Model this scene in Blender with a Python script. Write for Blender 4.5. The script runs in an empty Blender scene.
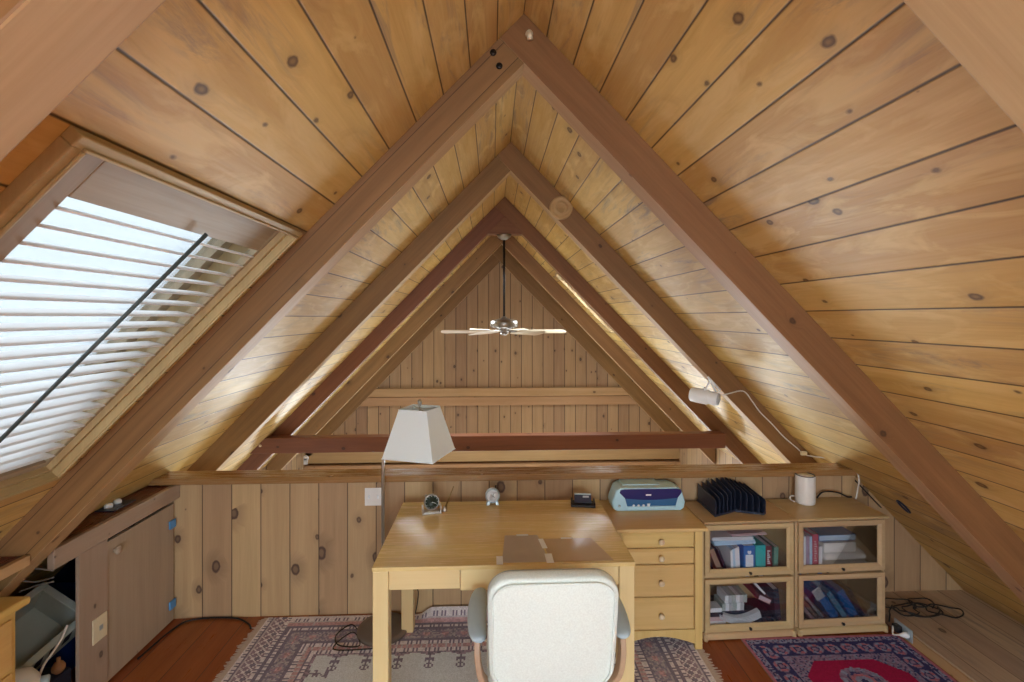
import bpy, bmesh, math, random
from mathutils import Vector, Matrix
random.seed(7)
sc = bpy.context.scene
COL = sc.collection
PI = math.pi

# ------------------------------------------------------------------ constants of the place
R, M, XR = 3.14, 1.03, 0.135           # ridge height, roof slope, ridge x
A = math.atan(M); CA, SA = math.cos(A), math.sin(A)
VT = 0.21                              # vertical thickness of a rafter
YB, YG = -2.6, 8.06                    # rear wall, far gable wall
YW = 3.06                              # room face of the half wall

def roof(side, y, t, n=0.0):
    """point on a roof slope: t down the slope from the ridge, n outwards"""
    return Vector((XR + side*(t*CA + n*SA), y, R - t*SA + n*CA))

# ------------------------------------------------------------------ materials
def srgb(r, g, b):
    f = lambda c: (c/255)/12.92 if c/255 <= .04045 else (((c/255)+.055)/1.055)**2.4
    return (f(r), f(g), f(b), 1)

class NT:
    def __init__(s, name):
        s.m = bpy.data.materials.new(name); s.m.use_nodes = True
        s.t = s.m.node_tree; s.n = s.t.nodes; s.l = s.t.links
        s.b = s.n['Principled BSDF']; s.out = s.n['Material Output']
    def put(s, sock, v):
        if isinstance(v, bpy.types.NodeSocket): s.l.new(v, sock)
        elif v is not None: sock.default_value = v
    def math(s, op, a, b=None, c=None):
        n = s.n.new('ShaderNodeMath'); n.operation = op
        for i, v in enumerate((a, b, c)): s.put(n.inputs[i], v)
        return n.outputs[0]
    def xyz(s, x, y, z):
        n = s.n.new('ShaderNodeCombineXYZ')
        for i, v in enumerate((x, y, z)): s.put(n.inputs[i], v)
        return n.outputs[0]
    def noise(s, vec, scale, detail=3, rough=.55, dist=0):
        n = s.n.new('ShaderNodeTexNoise'); s.put(n.inputs['Vector'], vec)
        n.inputs['Scale'].default_value = scale; n.inputs['Detail'].default_value = detail
        n.inputs['Roughness'].default_value = rough; n.inputs['Distortion'].default_value = dist
        return n.outputs['Fac']
    def mix(s, f, a, b, mode='MIX'):
        n = s.n.new('ShaderNodeMix'); n.data_type = 'RGBA'; n.blend_type = mode
        s.put(n.inputs[0], f); s.put(n.inputs[6], a); s.put(n.inputs[7], b)
        return n.outputs[2]
    def ramp(s, f, lo, hi, a=0., b=1.):
        n = s.n.new('ShaderNodeMapRange'); n.clamp = True
        s.put(n.inputs[0], f)
        for i, v in enumerate((lo, hi, a, b)): s.put(n.inputs[i+1], v)
        return n.outputs[0]

def wood(name, c1, c2, w=0.0, gap=.004, rough=.5, knots=.6, dark=(.05, .025, .012, 1), stain=0.0, staincol=(.16, .14, .13, 1),
         vary=.35, spec=.35, grain=1.0, phase=0.0, coat=0.0, amber=0.0, kmul=.21):
    T = NT(name)
    uv = T.n.new('ShaderNodeUVMap'); sep = T.n.new('ShaderNodeSeparateXYZ'); T.l.new(uv.outputs[0], sep.inputs[0])
    u, v = sep.outputs[0], sep.outputs[1]
    oi = T.n.new('ShaderNodeObjectInfo').outputs['Random']
    if w:
        q = T.math('ADD', T.math('DIVIDE', v, w), phase)
        bd = T.math('FLOOR', q); fr = T.math('FRACT', q)
    else:
        bd = 0.5; fr = None
    wn = T.n.new('ShaderNodeTexWhiteNoise'); wn.noise_dimensions = '2D'
    T.put(wn.inputs['Vector'], T.xyz(bd, oi, 0.0))
    rnd = wn.outputs['Value']
    off = T.math('MULTIPLY', rnd, 41.0)
    vec = T.xyz(T.math('ADD', u, off), T.math('MULTIPLY', v, 1.0), off)
    # knots
    vo = T.n.new('ShaderNodeTexVoronoi'); vo.feature = 'F1'; vo.voronoi_dimensions = '2D'
    vo.inputs['Scale'].default_value = 1.0
    T.put(vo.inputs['Vector'], T.xyz(T.math('MULTIPLY', T.math('ADD', u, off), 3.2), T.math('MULTIPLY', v, 4.6), T.math('MULTIPLY', bd, 7.3) if w else 0.3))
    d = vo.outputs['Distance']
    sepc = T.n.new('ShaderNodeSeparateColor'); T.l.new(vo.outputs['Color'], sepc.inputs[0])
    kr = T.math('MULTIPLY', T.math('SUBTRACT', sepc.outputs[0], 1.0-knots), kmul)
    kd = T.math('ADD', d, T.math('MULTIPLY', T.math('SUBTRACT', T.noise(vec, 30, 2), .5), .06))
    knot = T.ramp(T.math('SUBTRACT', kr, kd), -.01, .02)
    halo = T.ramp(T.math('SUBTRACT', T.math('MULTIPLY', kr, 3.2), d), 0, .22)
    # grain
    bend = T.math('MULTIPLY', halo, .05)
    vv = T.math('ADD', v, bend)
    g1 = T.noise(T.xyz(T.math('MULTIPLY', T.math('ADD', u, off), .9), T.math('MULTIPLY', vv, 16.0), off), 1.0, 5, .6, .6)
    g2 = T.noise(T.xyz(T.math('MULTIPLY', T.math('ADD', u, off), 4.0), T.math('MULTIPLY', vv, 120.0), off), 1.0, 3, .6, .2)
    g = T.math('ADD', T.math('MULTIPLY', g1, .72), T.math('MULTIPLY', g2, .28))
    f = T.ramp(g, .5-.22/grain, .5+.22/grain)
    col = T.mix(f, c1, c2)
    # each board its own tone
    hs = T.n.new('ShaderNodeHueSaturation'); T.put(hs.inputs['Color'], col)
    T.put(hs.inputs['Value'], T.math('ADD', 1.0-vary*.5, T.math('MULTIPLY', rnd, vary)))
    T.put(hs.inputs['Hue'], T.math('ADD', .492, T.math('MULTIPLY', wn.outputs['Value'], .016)))
    col = hs.outputs[0]
    if stain:
        s1 = T.noise(T.xyz(T.math('MULTIPLY', T.math('ADD', u, off), 1.6), T.math('MULTIPLY', v, 11.0), off), 1.0, 6, .72, 1.2)
        s2 = T.noise(T.xyz(T.math('MULTIPLY', u, .9), T.math('MULTIPLY', v, 1.6), off), 1.0, 2)
        sm = T.math('MULTIPLY', T.ramp(s1, .50, .66), T.ramp(s2, .42, .62))
        col = T.mix(T.math('MULTIPLY', sm, stain), col, staincol)
    if amber:
        a1 = T.noise(T.xyz(T.math('MULTIPLY', T.math('ADD', u, off), 2.2), T.math('MULTIPLY', v, 7.0), off), 1.0, 4, .6, .8)
        col = T.mix(T.math('MULTIPLY', T.ramp(a1, .48, .68), amber), col, (.50, .30, .075, 1))
        a2 = T.noise(T.xyz(T.math('MULTIPLY', T.math('ADD', u, off), 3.0), T.math('MULTIPLY', v, 9.0), T.math('ADD', off, 9.0)), 1.0, 4, .6, 1.0)
        col = T.mix(T.math('MULTIPLY', T.ramp(a2, .52, .66), amber*.8), col, (.70, .51, .21, 1))
    col = T.mix(T.math('MULTIPLY', halo, .25), col, dark)
    core = T.ramp(T.math('SUBTRACT', T.math('MULTIPLY', kr, .62), kd), -.01, .03)
    col = T.mix(T.math('MULTIPLY', knot, .9), col, dark)
    col = T.mix(T.math('MULTIPLY', core, .35), col, c2)
    hgt = T.math('MULTIPLY', f, .06)
    if w:
        e = T.math('MULTIPLY', T.math('MINIMUM', fr, T.math('SUBTRACT', 1.0, fr)), w)
        seam = T.ramp(e, gap*.25, gap, 1.0, 0.0)
        col = T.mix(T.math('MULTIPLY', seam, .9), col, (dark[0]*.5, dark[1]*.5, dark[2]*.5, 1))
        hgt = T.math('SUBTRACT', hgt, seam)
    T.put(T.b.inputs['Base Color'], col)
    T.put(T.b.inputs['Roughness'], T.ramp(g2, .3, .7, rough-.06, rough+.08))
    T.b.inputs['Specular IOR Level'].default_value = spec
    if coat: T.b.inputs['Coat Weight'].default_value = coat; T.b.inputs['Coat Roughness'].default_value = .12
    bp = T.n.new('ShaderNodeBump'); bp.inputs['Strength'].default_value = .35; bp.inputs['Distance'].default_value = .004
    T.put(bp.inputs['Height'], hgt); T.l.new(bp.outputs[0], T.b.inputs['Normal'])
    return T.m

def plain(name, c, rough=.5, metal=0.0, spec=.4, noise=0.0, nscale=40, bump=0.0, coat=0.0):
    T = NT(name)
    tc = T.n.new('ShaderNodeTexCoord').outputs['Object']
    n = T.noise(tc, nscale, 3)
    k = max(noise, .04)
    c = tuple(c[:3])+(1,)
    T.put(T.b.inputs['Base Color'], T.mix(n, tuple(x*(1-k) for x in c[:3])+(1,), tuple(min(1, x*(1+k)) for x in c[:3])+(1,)))
    T.b.inputs['Roughness'].default_value = rough; T.b.inputs['Metallic'].default_value = metal
    T.b.inputs['Specular IOR Level'].default_value = spec
    if coat: T.b.inputs['Coat Weight'].default_value = coat
    if bump:
        bp = T.n.new('ShaderNodeBump'); bp.inputs['Strength'].default_value = bump; bp.inputs['Distance'].default_value = .002
        T.put(bp.inputs['Height'], n); T.l.new(bp.outputs[0], T.b.inputs['Normal'])
    return T.m

def thin_glass(name, tint=(1, 1, 1, 1), base=.04):
    T = NT(name)
    tr = T.n.new('ShaderNodeBsdfTransparent'); tr.inputs[0].default_value = tint
    gl = T.n.new('ShaderNodeBsdfGlossy'); gl.inputs['Roughness'].default_value = .02
    fr = T.n.new('ShaderNodeFresnel'); fr.inputs[0].default_value = 1.45
    mx = T.n.new('ShaderNodeMixShader')
    T.put(mx.inputs[0], T.math('ADD', T.math('MULTIPLY', fr.outputs[0], .8), base*.3))
    T.l.new(tr.outputs[0], mx.inputs[1]); T.l.new(gl.outputs[0], mx.inputs[2])
    T.l.new(mx.outputs[0], T.out.inputs['Surface'])
    return T.m

def attr_mat(name, rough=.95):
    T = NT(name)
    a = T.n.new('ShaderNodeVertexColor'); a.layer_name = 'weave'
    tc = T.n.new('ShaderNodeTexCoord').outputs['Object']
    n = T.noise(tc, 220, 2)
    T.put(T.b.inputs['Base Color'], T.mix(T.ramp(n, .3, .7, .0, .3), a.outputs[0], (.02, .02, .02, 1)))
    T.b.inputs['Roughness'].default_value = rough; T.b.inputs['Specular IOR Level'].default_value = .1
    bp = T.n.new('ShaderNodeBump'); bp.inputs['Strength'].default_value = .4; bp.inputs['Distance'].default_value = .002
    T.put(bp.inputs['Height'], n); T.l.new(bp.outputs[0], T.b.inputs['Normal'])
    return T.m

W = {}
W['ceiling'] = wood('pine_ceiling', (.64, .43, .155, 1), (.49, .30, .092, 1), w=.160, gap=.005, knots=.5, kmul=.17, amber=.75, stain=.8, dark=(.06, .022, .006, 1),
                    staincol=(.20, .165, .13, 1), vary=.36, rough=.5, phase=.35)
W['rafter'] = wood('stained_rafter', (.28, .145, .055, 1), (.17, .082, .029, 1), knots=.42, vary=.12, rough=.5, dark=(.04, .018, .01, 1))
W['rafter_cracked'] = wood('stained_rafter_split', (.28, .150, .060, 1), (.17, .086, .033, 1), w=.086, gap=.002, knots=.45, vary=.08, rough=.5, dark=(.04, .018, .01, 1))
W['rafter_sawn'] = wood('sawn_rafter_underside', (.50, .33, .165, 1), (.38, .235, .11, 1), knots=.3, vary=.1, rough=.6, dark=(.10, .05, .03, 1))
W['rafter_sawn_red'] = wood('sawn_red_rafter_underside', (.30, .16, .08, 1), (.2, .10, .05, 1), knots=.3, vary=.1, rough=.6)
W['rafter_red'] = wood('red_stained_rafter', (.23, .09, .035, 1), (.13, .047, .017, 1), knots=.4, vary=.1, rough=.45, dark=(.03, .01, .006, 1))  # rafter stain with shade put in as a darker, redder tone
W['halfwall'] = wood('knotty_wall_boards', (.56, .385, .215, 1), (.42, .275, .145, 1), w=.178, gap=.004, knots=.85, kmul=.18, vary=.3, rough=.55, dark=(.07, .035, .03, 1), phase=.1)
W['gable'] = wood('gable_boards', (.45, .295, .165, 1), (.32, .20, .11, 1), w=.183, gap=.008, knots=.6, kmul=.15, vary=.35, rough=.55, dark=(.055, .03, .025, 1), phase=.3)
W['trim'] = wood('pine_trim', (.52, .33, .17, 1), (.40, .24, .11, 1), knots=.4, vary=.1, dark=(.08, .04, .02, 1))
W['cap'] = wood('railing_cap_wood', (.36, .185, .08, 1), (.26, .125, .05, 1), knots=.2, vary=.05, rough=.25, spec=.5, dark=(.07, .03, .015, 1))
W['grey'] = wood('grey_pine_board', (.46, .355, .265, 1), (.36, .27, .20, 1), knots=.75, kmul=.13, vary=.08, dark=(.05, .03, .028, 1), grain=.8)
W['floor'] = wood('red_floor_planks', (.38, .115, .025, 1), (.23, .06, .011, 1), w=.19, gap=.003, knots=.3, vary=.3, rough=.32, spec=.45, dark=(.03, .01, .006, 1))
W['ledge'] = wood('mahogany_ledge', (.16, .03, .018, 1), (.09, .016, .010, 1), knots=.0, vary=.05, rough=.3, spec=.5)
W['platform'] = wood('weathered_planks', (.58, .45, .32, 1), (.43, .315, .215, 1), w=.155, gap=.003, knots=.4, stain=.7, staincol=(.15, .14, .15, 1), vary=.3, rough=.55, dark=(.08, .05, .04, 1))
W['window'] = wood('skylight_wood', (.46, .34, .17, 1), (.34, .235, .11, 1), knots=.15, vary=.1, dark=(.08, .05, .02, 1))
W['sash'] = wood('skylight_sash_wood', (.38, .30, .20, 1), (.27, .20, .125, 1), knots=.1, vary=.1)
W['desk'] = wood('varnished_desk_wood', (.80, .62, .29, 1), (.68, .50, .20, 1), w=.125, gap=.0006, knots=.0, vary=.12, rough=.24, spec=.5, coat=.25, grain=.8, dark=(.5, .34, .14, 1))
W['desk_leg'] = wood('pale_desk_wood', (.82, .66, .36, 1), (.72, .56, .28, 1), knots=.0, vary=.05, rough=.4, grain=.7)
W['drawer'] = wood('honey_pine', (.72, .52, .23, 1), (.60, .40, .15, 1), knots=.08, vary=.08, rough=.38, grain=1.0)
W['case'] = wood('oak_bookcase', (.60, .44, .25, 1), (.47, .33, .175, 1), knots=.0, vary=.06, rough=.38, grain=.9)
W['chest'] = wood('yellow_pine_chest', (.66, .43, .14, 1), (.54, .32, .09, 1), knots=.1, vary=.06, rough=.4)
W['slat'] = wood('white_slat', (.82, .80, .78, 1), (.72, .70, .68, 1), knots=.1, vary=.05, rough=.5, dark=(.5, .45, .4, 1))
W['blade'] = wood('maple_blade', (.74, .62, .46, 1), (.66, .53, .37, 1), knots=.0, vary=.05, rough=.4)
W['tan'] = wood('bent_arm_wood', (.52, .36, .24, 1), (.45, .30, .19, 1), knots=.0, vary=.05, rough=.4)
P = {}
P['glass'] = thin_glass('window_glass')
P['cabglass'] = thin_glass('cabinet_glass', (.98, .99, 1.0, 1))
P['steel'] = plain('brushed_steel', (.55, .55, .54), .28, 1.0)
P['nickel'] = plain('brushed_nickel', (.30, .27, .24), .38, 1.0)
P['darkmetal'] = plain('dark_bronze', (.03, .026, .024), .4, .6)
P['white'] = plain('white_plastic', (.84, .88, .92), .35)
P['whitepaint'] = plain('white_enamel', (.82, .80, .78), .3)
P['cream'] = plain('cream_plastic', (.76, .68, .48), .4)
P['ivory'] = plain('ivory_knob', (.72, .60, .42), .35)
P['shade'] = plain('white_linen_shade', (.84, .93, .97), .9, nscale=300, bump=.2)
P['fabric'] = plain('cream_chair_fabric', (.75, .84, .82), .95, noise=.15, nscale=160, bump=.6, spec=.1)
P['pad'] = plain('blue_grey_armrest', (.44, .57, .66), .5)
P['shell'] = plain('pale_blue_shell', (.45, .54, .60), .5)
P['black'] = plain('black_plastic', (.018, .018, .022), .35)
P['rod'] = plain('grey_green_rod', (.05, .065, .065), .4)
P['navy'] = plain('dark_navy_plastic', (.022, .03, .06), .3)
P['cable'] = plain('black_cable', (.012, .012, .014), .5)
P['whitecable'] = plain('white_cable', (.72, .70, .66), .5)
P['blue'] = plain('blue_tape', (.10, .30, .62), .5)
P['printer'] = plain('pale_blue_printer_case', (.46, .70, .82), .4)
P['printer_dark'] = plain('dark_blue_panel', (.02, .025, .14), .15, coat=.5)
P['printer_mid'] = plain('blue_tray_cover', (.035, .13, .30), .3)
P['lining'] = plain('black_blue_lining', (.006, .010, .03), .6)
P['crate'] = plain('grey_green_crate', (.42, .48, .46), .55)
P['bin'] = plain('blue_bin', (.01, .05, .28), .4)
P['paper'] = plain('white_paper', (.74, .76, .80), .8)
P['bluepaper'] = plain('pale_blue_paper', (.42, .60, .78), .8)
P['pinkpaper'] = plain('pinkish_paper', (.58, .42, .44), .8)
P['brownfolder'] = plain('brown_folder', (.30, .20, .14), .8)
P['darkfolder'] = plain('dark_folder', (.02, .024, .045), .6)
P['bookblue'] = plain('blue_cover', (.03, .17, .46), .5)
P['teal'] = plain('teal_cover', (.03, .42, .42), .5)
P['green'] = plain('green_cover', (.12, .26, .20), .6)
P['red'] = plain('red_cover', (.42, .06, .12), .5)
P['maroon'] = plain('maroon_cover', (.16, .03, .035), .5)
P['mauve'] = plain('mauve_cover', (.40, .30, .42), .6)
P['grey'] = plain('grey_cover', (.45, .47, .50), .6)
P['binderblue'] = plain('bright_blue_binder', (.02, .20, .60), .35)
P['cyan'] = plain('light_blue_binder', (.12, .42, .66), .4)
P['brownball'] = plain('brown_wood_ball', (.28, .14, .06), .5)
P['dial'] = plain('dark_green_dial', (.02, .03, .02), .3)
P['silver'] = plain('pale_silver_blue', (.46, .56, .62), .3, .5)
P['brass'] = plain('antique_brass', (.30, .20, .08), .35, .8)
P['mat'] = plain('brown_clear_mat', (.50, .34, .18), .3, coat=.15, noise=.15, nscale=8)
P['mat2'] = plain('mauve_clear_mat', (.46, .39, .33), .3, coat=.15, noise=.1, nscale=8)
P['base'] = plain('taupe_lamp_base', (.17, .14, .12), .45, .3)
P['bulb'] = plain('frosted_white', (.78, .80, .80), .3)
P['fringe'] = plain('cream_fringe', (.56, .47, .42), .95, noise=.2, nscale=90, spec=.1)
P['asphalt'] = plain('lower_floor_carpet', (.32, .24, .17), .9)
P['siding'] = plain('pale_exterior_siding', (.62, .60, .60), .8)

# ------------------------------------------------------------------ mesh builder
class MB:
    def __init__(s, org=(0, 0, 0)):
        s.bm = bmesh.new(); s.o = Vector(org)
    def poly(s, vs, fs, smooth=False):
        b = [s.bm.verts.new(Vector(v)-s.o) for v in vs]
        for f in fs:
            try:
                q = s.bm.faces.new([b[i] for i in f]); q.smooth = smooth
            except ValueError: pass
        return b
    def hexa(s, p):      # eight points: bottom ring 0-3, top ring 4-7
        s.poly(p, [(3, 2, 1, 0), (4, 5, 6, 7), (0, 1, 5, 4), (1, 2, 6, 5), (2, 3, 7, 6), (3, 0, 4, 7)]); return s
    def box(s, x0, x1, y0, y1, z0, z1, mat=None):
        p = [Vector(q) for q in ((x0, y0, z0), (x1, y0, z0), (x1, y1, z0), (x0, y1, z0), (x0, y0, z1), (x1, y0, z1), (x1, y1, z1), (x0, y1, z1))]
        if mat is not None: p = [mat @ q for q in p]
        return s.hexa(p)
    def prism(s, pts, d, mat=None, smooth=False):  # polygon pts (3D) extruded by vector d
        d = Vector(d); n = len(pts); p = [Vector(q) for q in pts]; p += [q+d for q in p]
        if mat is not None: p = [mat @ q for q in p]
        s.poly(p, [tuple(range(n))[::-1], tuple(range(n, 2*n))]+[(i, (i+1) % n, n+(i+1) % n, n+i) for i in range(n)], smooth); return s
    def rings(s, rings, cap=True, smooth=True):
        n = len(rings[0]); vs = [v for r in rings for v in r]; fs = []
        for k in range(len(rings)-1):
            for i in range(n):
                j = (i+1) % n
                fs.append((k*n+i, k*n+j, (k+1)*n+j, (k+1)*n+i))
        if cap: fs += [tuple(range(n))[::-1], tuple(range((len(rings)-1)*n, len(rings)*n))]
        s.poly(vs, fs, smooth); return s
    def tube(s, path, r, n=8, cap=True):
        path = [Vector(p) for p in path]; rings = []
        t0 = (path[1]-path[0]).normalized()
        up = Vector((0, 0, 1)) if abs(t0.z) < .9 else Vector((1, 0, 0))
        a = t0.cross(up).normalized()
        for i, p in enumerate(path):
            t = (path[min(i+1, len(path)-1)]-path[max(i-1, 0)]).normalized()
            a = (a-t*a.dot(t)).normalized(); b = t.cross(a)
            rr = r[i] if isinstance(r, (list, tuple)) else r
            rings.append([p+(a*math.cos(2*PI*k/n)+b*math.sin(2*PI*k/n))*rr for k in range(n)])
        return s.rings(rings, cap)
    def lathe(s, prof, c=(0, 0, 0), axis='Z', n=24, mat=None):
        rings = []
        for r, h in prof:
            ring = []
            for k in range(n):
                x, y = r*math.cos(2*PI*k/n), r*math.sin(2*PI*k/n)
                v = {'Z': (x, y, h), 'X': (h, x, y), 'Y': (x, h, -y)}[axis]
                v = Vector(v)
                if mat is not None: v = mat @ v
                ring.append(v+Vector(c))
            rings.append(ring)
        return s.rings(rings)
    def build(s, name, mat, parent=None, grain=(1, 0, 0), bevel=0.0, seg=2, ss=0, smooth=False, autos=True):
        bm = s.bm
        bmesh.ops.recalc_face_normals(bm, faces=bm.faces)
        uvl = bm.loops.layers.uv.new('UVMap'); g = Vector(grain).normalized()
        for f in bm.faces:
            n = f.normal
            if abs(n.dot(g)) > .75:
                uu = Vector((0, 0, 1)) if abs(n.z) < .9 else Vector((1, 0, 0))
                uu = (uu-n*uu.dot(n)).normalized()
            else: uu = (g-n*g.dot(n)).normalized()
            vv = n.cross(uu)
            k = 1.0
            m = max(range(3), key=lambda i: abs(vv[i]))
            if vv[m] < 0: k = -1.0
            for l in f.loops:
                w = l.vert.co+s.o
                l[uvl].uv = (w.dot(uu), w.dot(vv)*k)
            if smooth: f.smooth = True
        me = bpy.data.meshes.new(name); bm.to_mesh(me); bm.free()
        me.materials.append(mat)
        ob = bpy.data.objects.new(name, me); COL.objects.link(ob)
        if parent is not None: ob.parent = parent
        else:
            # keep the thing's origin at its own base
            if s.o.length: ob.location = s.o
        if bevel:
            md = ob.modifiers.new('bevel', 'BEVEL'); md.width = bevel; md.segments = seg; md.limit_method = 'ANGLE'; md.angle_limit = math.radians(40)
        if ss:
            md = ob.modifiers.new('sub', 'SUBSURF'); md.levels = ss; md.render_levels = ss
        return ob

def tag(o, label=None, cat=None, group=None, kind=None):
    if label: o['label'] = label
    if cat: o['category'] = cat
    if group: o['group'] = group
    if kind: o['kind'] = kind
    return o
def thing(name, label, cat, loc=(0, 0, 0), rotz=0.0, group=None, kind=None):
    o = bpy.data.objects.new(name, None); COL.objects.link(o)
    o.location = loc; o.rotation_euler = (0, 0, rotz); o.empty_display_size = .05
    return tag(o, label, cat, group, kind)
def structure(o, label=None, cat=None, group=None):
    return tag(o, label, cat, group, 'structure')
def roundrect(w, h, r, n=5):
    pts = []
    for cx, cy, a0 in ((w/2-r, h/2-r, 0), (-w/2+r, h/2-r, PI/2), (-w/2+r, -h/2+r, PI), (w/2-r, -h/2+r, 1.5*PI)):
        for k in range(n+1):
            a = a0+PI/2*k/n; pts.append((cx+r*math.cos(a), cy+r*math.sin(a)))
    return pts
def curve(pts, n=6):
    """smooth path through points"""
    P_ = [Vector(p) for p in pts]; out = []
    for i in range(len(P_)-1):
        p0, p1, p2, p3 = P_[max(i-1, 0)], P_[i], P_[i+1], P_[min(i+2, len(P_)-1)]
        for k in range(n):
            t = k/n
            out.append(.5*((2*p1)+(p2-p0)*t+(2*p0-5*p1+4*p2-p3)*t*t+(3*p1-p0-3*p2+p3)*t**3))
    out.append(P_[-1]); return out

# ================================================================== THE SETTING
def roof_slab(mb, side, y0, y1, t0, t1, n0=0.0, n1=.14):
    a, b, c, d = roof(side, y0, t0, n0), roof(side, y1, t0, n0), roof(side, y1, t1, n0), roof(side, y0, t1, n0)
    e, f, g, h = roof(side, y0, t0, n1), roof(side, y1, t0, n1), roof(side, y1, t1, n1), roof(side, y0, t1, n1)
    mb.hexa([a, b, c, d, e, f, g, h])

XL, XRT = -3.05, 3.15                      # where the roof comes down
TE_L = (XR-XL)/CA; TE_R = (XRT-XR)/CA
HOLES = {-1: [(.925, 1.885, 1.312, 2.585), (5.25, 6.05, 1.0, 2.0), (-1.9, -.9, 1.2, 2.5)],
         1: [(5.25, 6.05, 1.0, 2.0), (-1.9, -.9, 1.2, 2.5)]}
mb = MB()
for side, te in ((-1, TE_L+.25), (1, TE_R+.25)):
    ys = sorted({YB-.1, YG+.1}|{v for h in HOLES[side] for v in h[:2]})
    ts = sorted({0.0, te}|{v for h in HOLES[side] for v in h[2:]})
    for i in range(len(ys)-1):
        # merge the cells of one bay that are not cut
        cur = None
        for j in range(len(ts)-1):
            ym, tm = (ys[i]+ys[i+1])/2, (ts[j]+ts[j+1])/2
            hole = any(h[0] < ym < h[1] and h[2] < tm < h[3] for h in HOLES[side])
            if hole:
                if cur is not None: roof_slab(mb, side, ys[i], ys[i+1], cur, ts[j])
                cur = None
            elif cur is None: cur = ts[j]
        if cur is not None: roof_slab(mb, side, ys[i], ys[i+1], cur, te)
o = mb.build('ceiling', W['ceiling'], grain=(0, 1, 0))
structure(o, 'sloping knotty pine board ceiling of the attic', 'ceiling')

# rafters: each member its own beam
def rafter(side, y0, w, mat, xend, label, vt=VT):
    Rb = R-vt; u0 = vt/(2*M)
    if side > 0:
        ue = xend-XR
        pts = [(0, R), (ue, R-M*ue), (ue, Rb-M*ue), (-u0, R-M*u0)]
    else:
        ue = XR-xend
        pts = [(-u0, R-M*u0), (-ue, R-M*ue), (-ue, Rb-M*ue), (0, Rb)]
    b = MB((0, 0, 0))
    b.prism([(XR+u, y0, z) for u, z in pts], (0, w, 0))
    o = b.build('rafter', mat, grain=(CA, 0, -side*SA), bevel=.004)
    # the undersides of the beams take a paler wood colour
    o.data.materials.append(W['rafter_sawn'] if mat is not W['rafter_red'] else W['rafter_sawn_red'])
    for p in o.data.polygons:
        if p.normal.dot(Vector((-side*SA, 0, -CA))) > .9: p.material_index = 1
    return structure(o, label, 'roof beam', 'rafters of the attic roof')
RAFT = {}
RY = [.60, 2.0, 3.47, 5.05, 6.6]
NAMES = ['cut off by the top corner of the photo, nearest the camera', 'crossing in front of the half wall', 'reaching down to the railing cap of the half wall',
         'dark red, behind the railing cap, carrying the ceiling fan', 'pale, just beyond the ceiling fan']
for k, y in enumerate(RY):
    for side in (-1, 1):
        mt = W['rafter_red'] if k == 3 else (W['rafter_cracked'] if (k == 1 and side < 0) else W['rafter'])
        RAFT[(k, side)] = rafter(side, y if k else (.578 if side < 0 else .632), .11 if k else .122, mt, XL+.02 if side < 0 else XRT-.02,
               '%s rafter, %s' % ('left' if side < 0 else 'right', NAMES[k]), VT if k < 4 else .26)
for side in (-1, 1):
    rafter(side, YG-.12, .119, W['rafter'], XL+.02 if side < 0 else XRT-.02,
           '%s deep rafter fixed flat against the far gable wall' % ('left' if side < 0 else 'right'), .35)
for (x, z) in ((.03, 2.915), (.005, 2.97)):
    b = MB(); b.lathe([(.0, -.006), (.012, -.006), (.014, 0), (.014, .004)], (x, 1.998, z), 'Y', 12); b.build('bolt', P['darkmetal'], RAFT[(1, -1)])
b = MB(); b.lathe([(0, -.012), (.013, -.012), (.016, -.004), (.016, .004)], (.155, 1.998, 3.05), 'Y', 12)
b.tube([(.155, 1.985, 3.05), (.157, 1.98, 3.02)], .012, 8)
o = b.build('rafter_peg', P['ivory']); tag(o, 'pale peg sticking out of the right rafter just below the ridge', 'peg')
# gusset under the ridge that carries the fan
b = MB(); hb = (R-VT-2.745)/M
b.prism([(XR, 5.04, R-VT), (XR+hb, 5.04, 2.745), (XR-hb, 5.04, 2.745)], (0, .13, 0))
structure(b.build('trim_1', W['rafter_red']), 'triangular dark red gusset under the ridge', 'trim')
# tie beam over the void
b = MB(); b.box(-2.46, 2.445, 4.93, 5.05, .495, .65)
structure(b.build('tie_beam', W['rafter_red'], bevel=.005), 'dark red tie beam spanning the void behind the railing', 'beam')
b = MB(); b.lathe([(0, -.006), (.014, -.006), (.014, .004)], (-2.33, 4.932, .575), 'Y', 10)
tag(b.build('beam_peg', P['ivory']), 'pale peg near the left end of the dark red tie beam', 'peg')

# floors
b = MB(); b.box(XL, 2.42, YB, 3.16, -.2, 0)
structure(b.build('floor', W['floor'], grain=(0, 1, 0)), 'reddish brown plank floor', 'floor')
b = MB(); b.box(2.405, 3.2, YB, YW, 0.0, .06)
structure(b.build('platform', W['platform'], grain=(0, 1, 0)), 'low weathered grey plank platform under the right roof slope', 'platform')
b = MB(); b.box(2.392, 2.405, YB, 2.745, 0.0, .05)
structure(b.build('baseboard_right', W['trim'], grain=(0, 1, 0)), 'orange brown strip along the edge of the grey platform', 'baseboard')
b = MB(); b.box(XL-.2, XRT+.2, 3.16, YG+.1, -2.6, -2.45)
structure(b.build('floor_lower', P['asphalt']), 'floor of the room below, beyond the half wall', 'floor')

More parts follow.
